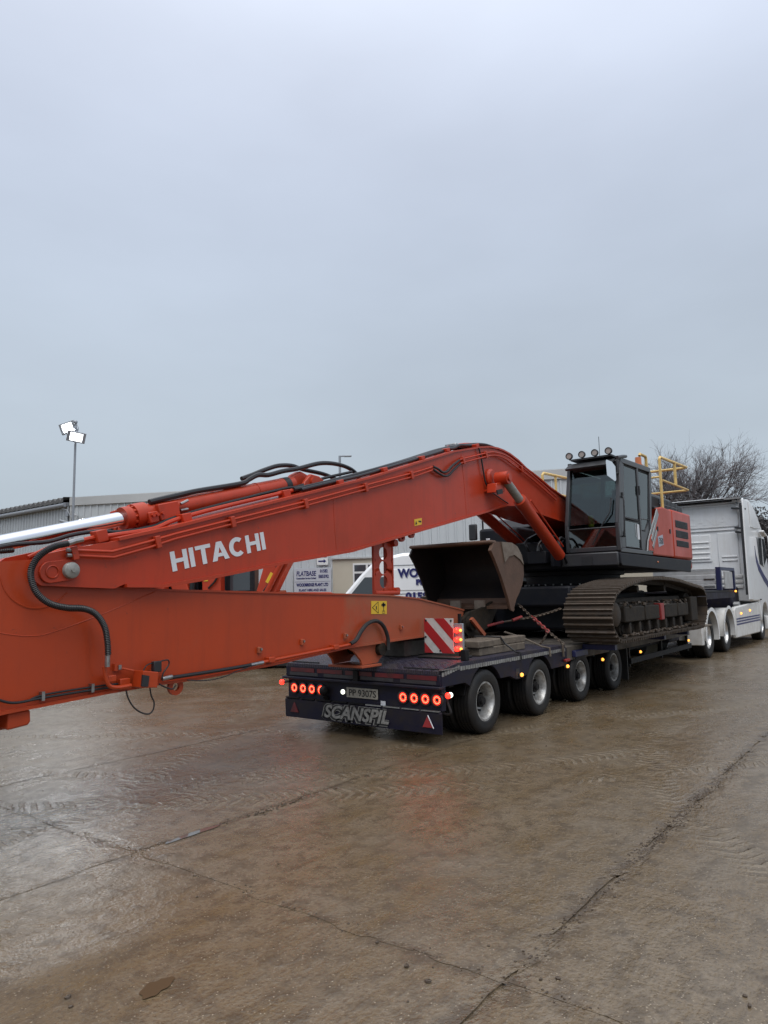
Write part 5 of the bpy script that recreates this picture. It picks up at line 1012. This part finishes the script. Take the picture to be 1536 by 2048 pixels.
# side fairing standing off the rear wall
MB().prism([(23.62, 1.35), (23.70, 4.40), (23.78, 4.46), (24.3, 4.40), (24.3, 1.35)], 4.215, 4.255).build('side_fairing', 'white_paint', tcab, 30, bevel=.015)
MB().box(23.66, 24.148, 4.262, 4.32, 1.5, 4.30).build('fairing_seal', 'black_plastic', tcab)
for z, w in ((4.16, .40), (3.55, .30), (3.42, .28)): MB().obox((23.98, 4.40, z), (.10, w, .05), Matrix.Rotation(R(8), 3, 'X')).build('fairing_strut', 'black_plastic', tcab)
MB().prism([(24.75, 4.44), (25.4, 4.34), (26.15, 4.0), (26.5, 3.70), (25.6, 3.62), (24.85, 3.62)], 4.235, 4.26).build('roof_panel', 'white_paint', tcab, smooth=0, bevel=.012)
MB().prism([(25.75, 3.35), (27.05, 3.35), (27.3, 2.72), (26.6, 2.40), (25.95, 2.48)], 4.245, 4.262).build('side_window', 'window_dark', tcab, smooth=0)
MB().prism([(26.52, 2.42), (26.58, 2.42), (26.58, 3.34), (26.52, 3.34)], 4.238, 4.246).build('window_bar', 'white_paint', tcab)
for k in range(3):
    o_ = k * .09; MB().prism([(25.30, 3.05 - o_), (25.42, 2.76 - o_), (25.70, 2.50 - o_), (26.5, 2.16 - o_), (27.4, 1.86 - o_), (27.4, 1.81 - o_), (26.48, 2.10 - o_), (25.66, 2.44 - o_), (25.36, 2.72 - o_)], 4.250, 4.2585).build('side_stripe', 'navy_print', tcab, smooth=0)
MB().obox((26.35, 4.16, 3.50), (.55, .16, .06), Matrix.Rotation(R(14), 3, 'Y')).build('mirror_arm', 'white_paint', tcab, bevel=.02)
MB().box(26.75, 26.95, 3.85, 4.10, 2.75, 3.45).build('mirror', 'white_paint', tcab, bevel=.04)
MB().box(25.52, 25.60, 4.22, 4.262, 1.31, 1.35).build('door_line', 'black_plastic', tcab)
for x in (19.1, 21.05):
    for y0, y1 in ((4.30, 4.95), (6.15, 6.80)):
        f = MB().strip([(x + .64 * math.cos(R(a)), .54 + .64 * math.sin(R(a))) for a in range(-12, 193, 10)], y0, y1, .03).build('mudguard', 'white_dirty', TK, 40)
        MB().lathe([(.61, 0), (.70, 0)], (x, y0 - .004, .54), (0, -1, 0), 24, R(-10), R(190)).build('mudguard_lip', 'white_paint', f)
MB().prism([(21.80, .32), (21.78, 1.10), (22.0, 1.18), (25.45, 1.26), (25.62, 1.12), (25.48, .50), (25.40, .30)], 4.30, 4.42).build('side_skirt', 'white_dirty', TK, 40, bevel=.03)
for k in range(3): MB().box(21.95, 25.45, 4.294, 4.2985, .82 - k * .075, .86 - k * .075).build('skirt_stripe', 'navy_print', TK)
for x, z in ((22.6, .98), (23.9, 1.03)): MB().ball((x, 4.295, z), .035, 10).build('skirt_lamp', 'lamp_amber', TK)
MB().box(18.3, 27.0, 5.0, 5.2, .62, .95).box(18.3, 27.0, 5.95, 6.15, .62, .95).build('chassis', 'dark_frame', TK)
MB().box(21.8, 25.4, 4.45, 6.7, .40, 1.15).build('tank', 'dark_frame', TK, bevel=.08)
MB().box(18.25, 18.45, 4.35, 4.75, .35, .95).build('rear_bracket', 'white_dirty', TK, bevel=.02)
MB().box(23.0, 24.1, 4.6, 6.5, .95, 1.75).build('rear_tank', 'navy', TK, bevel=.05)
MB().cyl((23.05, 4.40, 1.20), (23.05, 4.55, 1.20), .11, n=14).build('coupling', 'silver_trim', TK, 40)
MB().box(26.9, 27.68, 4.30, 6.78, .30, .78).build('bumper', 'white_dirty', TK, bevel=.05)

# ------------------------------------------------------------------ buildings at the back
FA = R(-65.75)
def ribbed(x0, x1, z0, z1, pitch, y=0, depth=.03):
    """one profiled sheet: flat pans with raised ribs"""
    m = MB(); n = max(1, round((x1 - x0) / pitch)); w = (x1 - x0) / n; pts = []
    for k in range(n): pts += [(x0 + k * w, y), (x0 + k * w + w * .70, y), (x0 + k * w + w * .76, y - depth), (x0 + k * w + w * .94, y - depth)]
    pts += [(x1, y)]
    L_ = len(pts); m.add([(a, b, z0) for a, b in pts] + [(a, b, z1) for a, b in pts] + [(x0, y + .05, z0), (x1, y + .05, z0), (x0, y + .05, z1), (x1, y + .05, z1)], [(k, k + 1, L_ + k + 1, L_ + k) for k in range(L_ - 1)] + [(2 * L_, 2 * L_ + 2, 2 * L_ + 3, 2 * L_ + 1)])
    return m
BA = thing('industrial_unit', 'pale grey clad industrial unit behind the excavator with cream lower wall', 'building', (12.18, 22.22, 0), FA, local=True)
for k in range(18):
    z0 = .0 if k < 9 else 2.84
    ribbed(k * 1.0, k * 1.0 + .997, z0, 4.86, .25).build('cladding_sheet', 'cladding', BA, 0)
MB().box(-.06, 18.06, -.07, .10, 4.85, 5.13).build('fascia', 'fascia', BA, bevel=.01)
MB().box(8.99, 18, -.02, .2, 0, 2.80).build('rendered_wall', 'render_cream', BA)
MB().box(8.97, 18, -.09, .1, 2.80, 2.845).build('drip_flashing', 'fascia', BA)
MB().box(-.05, .02, -.05, .1, 0, 4.85).build('corner_trim', 'fascia', BA)
MB().box(.02, 17.98, .10, 9, 0, 4.9).build('wall', 'cladding_dull', BA)
MB().add([(-.1, -.05, 5.135), (18.1, -.05, 5.135), (18.1, 9, 5.3), (-.1, 9, 5.3)], [(0, 1, 2, 3)]).build('roof', 'cladding_dull', BA)
for x0 in (9.62, 14.4):
    wf = MB().box(x0, x0 + .9, -.05, -.021, 1.70, 2.66).build('window', 'upvc', BA, bevel=.006)
    for a, b in ((.05, .40), (.47, .85)):
        MB().box(x0 + a, x0 + b, -.054, -.0505, 1.75, 2.36).build('pane', 'window_dark', wf); MB().box(x0 + a, x0 + b, -.054, -.0505, 2.42, 2.61).build('pane', 'window_dark', wf)
    MB().box(x0 - .05, x0 + .95, -.10, -.0215, 1.64, 1.695).build('sill', 'upvc', wf)
cc = MB().cyl((.25, -.04, 4.52), (.25, -.22, 4.52), .02, n=8).cyl((.25, -.22, 4.56), (.25, -.22, 4.50), .07, n=14).ball((.25, -.22, 4.48), .055, 12).build('security_camera', 'white_paint', BA, 40)
MB().box(-.16, -.06, -.12, -.02, 4.50, 4.66).cyl((-.35, -.1, 4.36), (-.05, -.1, 4.28), .05, n=10).tube([(-.3, -.1, 4.75), (-.1, -.12, 4.7), (.0, -.12, 4.55), (.1, -.1, 4.4), (0, -.1, 4.2)], .012, 6, 4).build('cable_box', 'galv', BA)
BB = thing('old_shed', 'older grey shed with dark corrugated roof edge and gutter, beside the floodlight pole', 'building', (12.13, 35.34, 0), R(-90), local=True)
for k in range(13): ribbed(k * 1.0, k * 1.0 + .997, 0, 4.86, .2).build('cladding_sheet', 'cladding_dull', BB, 0)
MB().box(.02, 12.98, .06, 6, 0, 4.86).build('wall', 'cladding_dull', BB)
gm = MB().cyl((-.2, -.13, 4.89), (13.0, -.13, 4.89), .075, n=14).build('gutter', 'gutter', BB, 40)
for k in range(13):
    m = MB(); pts = []
    for q in range(13): pts.append((k * 1.0 + q / 12 * 1.0, .05 * math.cos(q / 12 * 2 * math.pi * 3)))
    m.add([(a, -.20, 5.09 + b) for a, b in pts] + [(a, 5.0, 5.09 + .50 + b) for a, b in pts] + [(a, -.20, 4.965 + b * .3) for a, b in pts], [(q, q + 1, 14 + q, 13 + q) for q in range(12)] + [(q, q + 1, 27 + q, 26 + q) for q in range(12)])
    m.build('roof_sheet', 'old_roof', BB, 60)
MB().box(-.1, 13, -.08, .02, 4.86, 4.97).build('eaves_board', 'gutter', BB)

# signs on the unit
SB = thing('sign_board', 'large pale sign board with navy lettering about plant hire', 'sign', (12.18, 22.22, 0), FA, local=True)
MB().box(7.80, 8.96, -.10, -.07, 1.25, 2.56).build('panel', 'sign_white', SB, bevel=.004)
MB().box(7.82, 8.94, -.102, -.1005, 2.150, 2.157).build('divider', 'navy_print', SB)
SY = -.103
text('lettering', 'FLATBASE', (7.87, SY, 2.33), SIDE, .20, 'navy_print', SB, width=.62, offset=.004, shear=.1)
text('lettering', 'Construction Services Limited', (7.87, SY, 2.235), SIDE, .07, 'navy_print', SB, width=.62, offset=.002)
text('lettering', '01582', (8.62, SY, 2.42), SIDE, .13, 'navy_print', SB, width=.24, offset=.004); text('lettering', '585592', (8.57, SY, 2.26), SIDE, .13, 'navy_print', SB, width=.32, offset=.004)
text('lettering', 'WOODBRIDGE PLANT LTD', (7.88, SY, 2.02), SIDE, .125, 'navy_print', SB, width=1.0, offset=.006); text('lettering', 'PLANT HIRE AND SALES', (7.95, SY, 1.87), SIDE, .10, 'navy_print', SB, width=.86, offset=.003)
CP = thing('direction_sign', 'small white car park sign with a dark arrow above the sign board', 'sign', (12.18, 22.22, 0), FA, local=True)
MB().box(8.52, 8.87, -.10, -.07, 2.64, 2.96).build('panel', 'upvc', CP, bevel=.004)
text('lettering', 'CAR PARK', (8.545, SY, 2.865), SIDE, .085, 'navy_print', CP, width=.30, offset=.003)
MB().prism([(8.57, 2.735), (8.74, 2.735), (8.74, 2.70), (8.82, 2.755), (8.74, 2.81), (8.74, 2.775), (8.57, 2.775)], -.105, -.1015).build('arrow', 'navy_print', CP, smooth=0)

# ------------------------------------------------------------------ van
VA = thing('van', 'white high-roof panel van with navy lettering parked against the unit', 'van', (11.79, 11.65, 0), FA, local=True)
VS = [(.02, .45), (.0, .9), (.12, 1.12), (.80, 1.42), (1.02, 1.52), (1.60, 2.16), (1.85, 2.40), (2.1, 2.55), (2.6, 2.64), (4.0, 2.67), (6.4, 2.66), (6.75, 2.58), (6.85, 2.3), (6.9, .45)]
vp = VS[:]
vb_ = MB().prism(VS, 0, 2.0).build('body', 'van_white', VA, 30, bevel=.07)
MB().prism([(1.22, 1.55), (1.72, 2.12), (2.22, 2.12), (2.22, 1.45), (1.30, 1.45)], -.008, .02).build('cab_window', 'window_dark', vb_, smooth=0, bevel=.01)
MB().prism([(1.06, 1.53), (1.60, 2.13), (1.62, 2.115), (1.08, 1.515)], .12, 1.88).build('windscreen', 'window_dark', vb_, smooth=0)
MB().box(1.10, 1.32, -.26, -.05, 1.40, 1.72).build('mirror', 'black_plastic', vb_, bevel=.04)
MB().box(2.34, 2.352, -.006, .01, .6, 2.5).box(3.75, 3.762, -.006, .01, .6, 2.4).box(2.36, 6.8, -.008, .01, 2.36, 2.375).box(2.36, 6.8, -.008, .01, 1.72, 1.735).build('door_line', 'galv', vb_)
MB().prism([(2.36, 1.80), (6.7, 1.80), (6.7, 2.28), (2.36, 2.28)], -.012, .01).build('side_panel', 'van_white', vb_, bevel=.01)
for x in (1.15, 5.3):
    w_ = MB().lathe([(0, -.01), (.20, -.01), (.22, -.03), (.34, -.03), (.34, .2)], (x, .05, .34), (0, 1, 0), 24).build('wheel', 'tyre', VA, 40); MB().lathe([(0, -.035), (.2, -.035), (.21, -.02)], (x, .05, .34), (0, 1, 0), 24).build('rim', 'rim', w_)
VY = -.016
for body, x, z, sz, wd in (('WOODBRIDGE', 2.50, 2.10, .26, 1.70), ('PLANT LTD', 2.90, 1.93, .155, .98), ('01582 585592', 2.66, 1.60, .215, 1.50)):
    yv = VY if z > 1.75 else -.005
    text('lettering', body, (x + .018, yv, z - .016), SIDE, sz, 'silver_print', vb_, width=wd, offset=.012); text('lettering', body, (x, yv - .004, z), SIDE, sz, 'navy_print', vb_, width=wd, offset=.011)

# ------------------------------------------------------------------ smaller machines parked behind the arm
def small_digger(loc, rz, label, kind):
    t = thing('mini_excavator', label, 'excavator', loc, rz, 'small excavators parked behind the arm', local=True); t.scale = (1.35, 1.35, 1.35)
    for y in (-.65, .65):
        tk = MB(); st_ = stadium(-.7, .7, .28, .27, 10); tk.prism([(x, z) for x, z in st_], y - .18, y + .18); tk.build('crawler_track', 'rubber', t, bevel=.02)
    MB().box(-.4, .4, -.5, .5, .35, .62).build('undercarriage', 'dark_house', t, bevel=.03)
    hs = MB().prism(cw_plan(-.7, 1.0, -.8, .8, .35), .64, 1.35, 'z').build('house', 'red_paint', t, 40, bevel=.06)
    cb = MB().box(-.55, .55, -.75, .15, 2.42, 2.50).build('cab', 'dark_house', t, bevel=.03); cb.location.x = -.75 if kind else 0
    for x, y in ((-.52, -.72), (.52, -.72), (-.52, .12), (.52, .12), (.05, -.72)): MB().box(x - .035, x + .035, y - .03, y + .03, 1.3, 2.43).build('pillar', 'dark_house', cb)
    MB().box(-.48, .48, -.735, -.73, 1.4, 2.4).box(-.535, -.53, -.68, .08, 1.2, 2.4).build('glass', 'window_dark', cb)
    MB().box(.0, .4, -.55, -.1, 1.35, 1.9).build('seat', 'bucket_rust', cb, bevel=.05)
    if kind == 0:
        MB().prism([(-.62, .8), (-.98, 1.7), (-.85, 2.75), (-.60, 2.9), (-.66, 1.8), (-.38, .9)], -1.12, -.90).build('boom', 'red_paint', t, smooth=0, bevel=.015)
        MB().prism([(-1.05, 2.9), (-.85, 2.95), (-1.15, 1.3), (-1.32, .9), (-1.55, 1.0)], -1.10, -.94).build('arm', 'red_paint', t, smooth=0, bevel=.015)
        MB().prism([(-.34, .8), (-.34, 2.9), (.0, 2.9), (.04, .8)], -1.0, -.82).build('upright', 'red_paint', t, smooth=0, bevel=.015)
        MB().cyl((-.52, -1.05, 1.1), (-.45, -1.05, 2.7), .055, n=12).cyl((-1.2, -1.15, 1.5), (-1.0, -1.15, 2.6), .05, n=12).build('cylinder', 'hose', t)
        MB().tube([(-.20, -1.03, 1.45), (-.05, -1.04, 1.6), (-.0, -1.04, 1.8), (-.12, -1.03, 2.1)], .018, 6, 5).build('hose', 'hose', t)
        MB().box(-.30, -.22, -1.012, -1.002, 1.58, 1.80).build('warning_sticker', 'sticker_yellow', t)
    else:
        bp1 = MB().prism([(-.60, .9), (-.36, .85), (.10, 1.75), (.62, 2.62), (.45, 2.80), (.15, 2.62), (-.30, 1.85)], -1.10, -.86).build('boom', 'red_paint', t, smooth=0, bevel=.015); bp1.location.x += .5
        bp1 = MB().prism([(.35, 2.5), (.62, 2.62), (-.1, 3.4), (-.35, 3.3)], -1.06, -.90).build('arm', 'red_paint', t, smooth=0, bevel=.015); bp1.location.x += .5
        bp1 = MB().cyl((-.45, -1.16, .95), (.12, -1.16, 1.98), .05, n=12).build('cylinder', 'red_paint', t); bp1.location.x += .5; bp1 = MB().cyl((.10, -1.16, 1.94), (.22, -1.16, 2.16), .03, n=10).build('rod', 'chrome', t); bp1.location.x += .5
        bp1 = MB().tube([(-.35, -1.13, 1.3), (-.05, -1.14, 1.75), (-.08, -1.14, 2.05), (.12, -1.13, 2.4)], .016, 6, 5).build('hose', 'hose', t); bp1.location.x += .5
        bp1 = MB().obox((.20, -1.104, 2.03), (.19, .006, .12), Matrix.Rotation(R(-58), 3, 'Y')).build('number_sticker', 'sticker_yellow', t); bp1.location.x += .5
        bp1 = text('number_lettering', '52', (.19, -1.109, 1.95), SIDE, .14, 'black_print', t, width=.13, offset=.002, tilt=R(58)); bp1.location.x += .5
        bp1 = MB().obox((-.17, -1.104, 1.60), (.20, .006, .12), Matrix.Rotation(R(-60), 3, 'Y')).build('warning_sticker', 'sticker_yellow', t); bp1.location.x += .5
    return t
small_digger((12.54, 14.24, 0), FA, 'small red excavator with upright boom and black cylinders, next to the dark cab', 0)
small_digger((11.70, 15.33, 0), FA, 'small red excavator furthest along behind the arm, half hidden by the boom', 0)
small_digger((13.08, 13.53, 0), FA, 'small red excavator with slanted boom and yellow number, beside the sign board', 1)
tag(MB().prism([(15.75 + .0, 1.0), (15.9, 1.0)] if False else [(0, 0), (.9, .0), (.85, .10), (.1, .08)], 0, .05).build('pallet_bar', 'red_worn'), 'pale red steel bar lying low in front of the sign board', 'bar').location = (11.6, 12.55, 1.78)

# ------------------------------------------------------------------ floodlights, street lamp
FL = thing('floodlight_pole', 'slim pole with two lit floodlights rising by the corner of the grey unit', 'floodlight', (11.87, 21.58, 0))
fx, fy = 11.87, 21.58
MB().cyl((fx, fy, 0), (fx, fy, 7.35), .045, .035, n=12).build('pole', 'galv', FL, 40)
MB().cyl((fx, fy, 7.2), (fx, fy, 7.52), .03, n=8).ball((fx - .02, fy, 7.52), .07, 10).box(fx - .05, fx + .05, fy - .04, fy + .04, 7.15, 7.3).tube([(fx, fy - .05, 7.45), (fx + .02, fy - .12, 7.3), (fx, fy - .06, 7.1)], .012, 6, 4).build('bracket', 'galv', FL, 40)
def flood(c, yaw, roll_, tilt, w, h):
    # lamp face looks along (-cos yaw, -sin yaw) and down
    M = Matrix.Rotation(yaw, 3, 'Z') @ Matrix.Rotation(tilt, 3, 'Y') @ Matrix.Rotation(roll_, 3, 'X')
    b = MB().obox(c, (.09, w, h), M).build('lamp_housing', 'galv', FL, bevel=.012)
    MB().obox(Vector(c) + M @ Vector((-.048, 0, 0)), (.006, w * .66, h * .74), M).build('led_panel', 'flood_led', b)
    L_ = bpy.data.lights.new('floodlight', 'SPOT'); L_.energy = 170; L_.color = (.95, .98, 1.0); L_.spot_size = R(150); L_.spot_blend = .6; L_.shadow_soft_size = .09
    lo_ = bpy.data.objects.new('flood_beam', L_); COL.objects.link(lo_); lo_.parent = b; z_ = M @ Vector((1, 0, 0)); y_ = M @ Vector((0, 1, 0)); x_ = y_.cross(z_)
    lo_.matrix_local = Matrix.Translation(-worldloc(b)) @ mats(x_, y_, z_, Vector(c) + M @ Vector((-.15, 0, 0)))
    for q in range(5): MB().obox(Vector(c) + M @ Vector((.06, -w * .4 + q * w * .2, 0)), (.03, .01, h * .8), M).build('cooling_fin', 'galv', b)
vw = math.atan2(fy, fx)
flood((fx - .08, fy + .34, 7.38), vw - .45, R(-17), R(-12), .52, .36)
flood((fx - .10, fy - .22, 6.98), vw + .05, R(8), R(-18), .56, .34)
SL = thing('street_lamp', 'thin grey street lamp with one arm, beyond the boom', 'street lamp', (30.34, 26.18, 0))
MB().cyl((30.34, 26.18, 0), (30.34, 26.18, 9.75), .10, .07, n=10).build('pole', 'galv', SL, 40)
MB().tube([(30.34, 26.18, 9.72), (30.6, 25.85, 9.74), (30.76, 25.64, 9.72)], .045, 6).build('arm', 'galv', SL); MB().obox((30.62, 25.82, 9.72), (.42, .16, .09), Matrix.Rotation(R(-52), 3, 'Z')).build('lamp_head', 'galv', SL, bevel=.02)

# ------------------------------------------------------------------ bare trees and hedge
def bare_tree(loc, label, seed, h, spread, lean=(0, 0), deep=False):
    t = thing('bare_tree', label, 'tree', loc, group='bare winter trees'); rr = random.Random(seed); tw = MB(); tr = MB(); br = MB(); L0 = Vector(loc)
    def grow(p, d, L_, r_, lev):
        pts = [p]; q = p; dd = d.normalized(); n = 3 if lev < 3 else 2
        for k in range(n):
            dd = (dd + Vector((rr.gauss(0, .16), rr.gauss(0, .16), rr.gauss(.02, .10)))).normalized(); q = q + dd * L_ / n; pts.append(q)
        tgt = tr if lev == 0 else (br if lev < 3 else tw)
        tgt.tube(pts, [r_ * (1 - .45 * k / n) for k in range(n + 1)], 6 if lev < 2 else (4 if lev < 3 else 3), caps=False)
        if lev >= (6 if deep else 5): return
        nb = (6, 5, 5, 5, 4, 2)[lev]
        for k in range(nb):
            f = rr.uniform(.35, 1) if lev else rr.uniform(.7, 1); i = min(int(f * n), n - 1); b = pts[i].lerp(pts[i + 1], f * n - i)
            a = rr.uniform(0, 6.28); side_ = dd.orthogonal().normalized(); side_ = Matrix.Rotation(a, 3, dd) @ side_
            nd = (dd * rr.uniform(.55, 1.0) + side_ * rr.uniform(.45, 1.0) * spread + Vector((0, 0, .10))).normalized(); grow(b, nd, L_ * rr.uniform(.55, .78), r_ * .52, lev + 1)
    grow(L0, Vector((lean[0], lean[1], 1)), h * .34, h * .016, 0)
    zt = sorted(v[2] for v in tw.v)[int(len(tw.v) * .995)]; kf = h / zt
    for q_ in (tr, br, tw): q_.v = [tuple(L0 + (Vector(v) - L0) * kf) for v in q_.v]
    tr.build('trunk', 'bark', t, 40); br.build('branches', 'bark', t, 40); tw.build('crown', 'twig', t, 0)
    return t
bare_tree((47.7, 11.6, 0), 'large spreading bare tree behind the white truck cab', 11, 10.4, .72, deep=True)
bare_tree((47.5, 14.6, 0), 'smaller bare tree just behind the yellow guard rails', 23, 8.9, .8)
hg = MB(); rr = random.Random(3)
for _ in range(20000):
    x, y = rr.uniform(-7, 7), rr.uniform(-1.1, 1.1); z = rr.uniform(0, 1) ** .7 * (5.9 + .35 * math.sin(x * 1.7) + .25 * math.sin(x * 4.1 + 1)); c = Vector((42.5 + x * .62, 5.6 - x * .78, z)) + Vector((y * .78, y * .62, 0))
    a = Vector((rr.gauss(0, 1), rr.gauss(0, 1), rr.gauss(0, 1))).normalized(); b = a.orthogonal().normalized(); s2 = rr.uniform(.05, .13); hg.add([c - a * s2, c + b * s2 * .6, c + a * s2, c - b * s2 * .6], [(0, 1, 2, 3)])
o = hg.build('hedge', 'hedge_leaf', smooth=0); o['kind'] = 'stuff'; o['label'] = 'dark overgrown hedge bank beyond the truck cab'
bn = MB().prism([(38.2, 11.0), (46.9, .15), (48.4, 1.3), (39.7, 12.2)], 0, 5.3, 'z').build('hedge_bank', 'hedge_leaf'); bn['kind'] = 'structure'
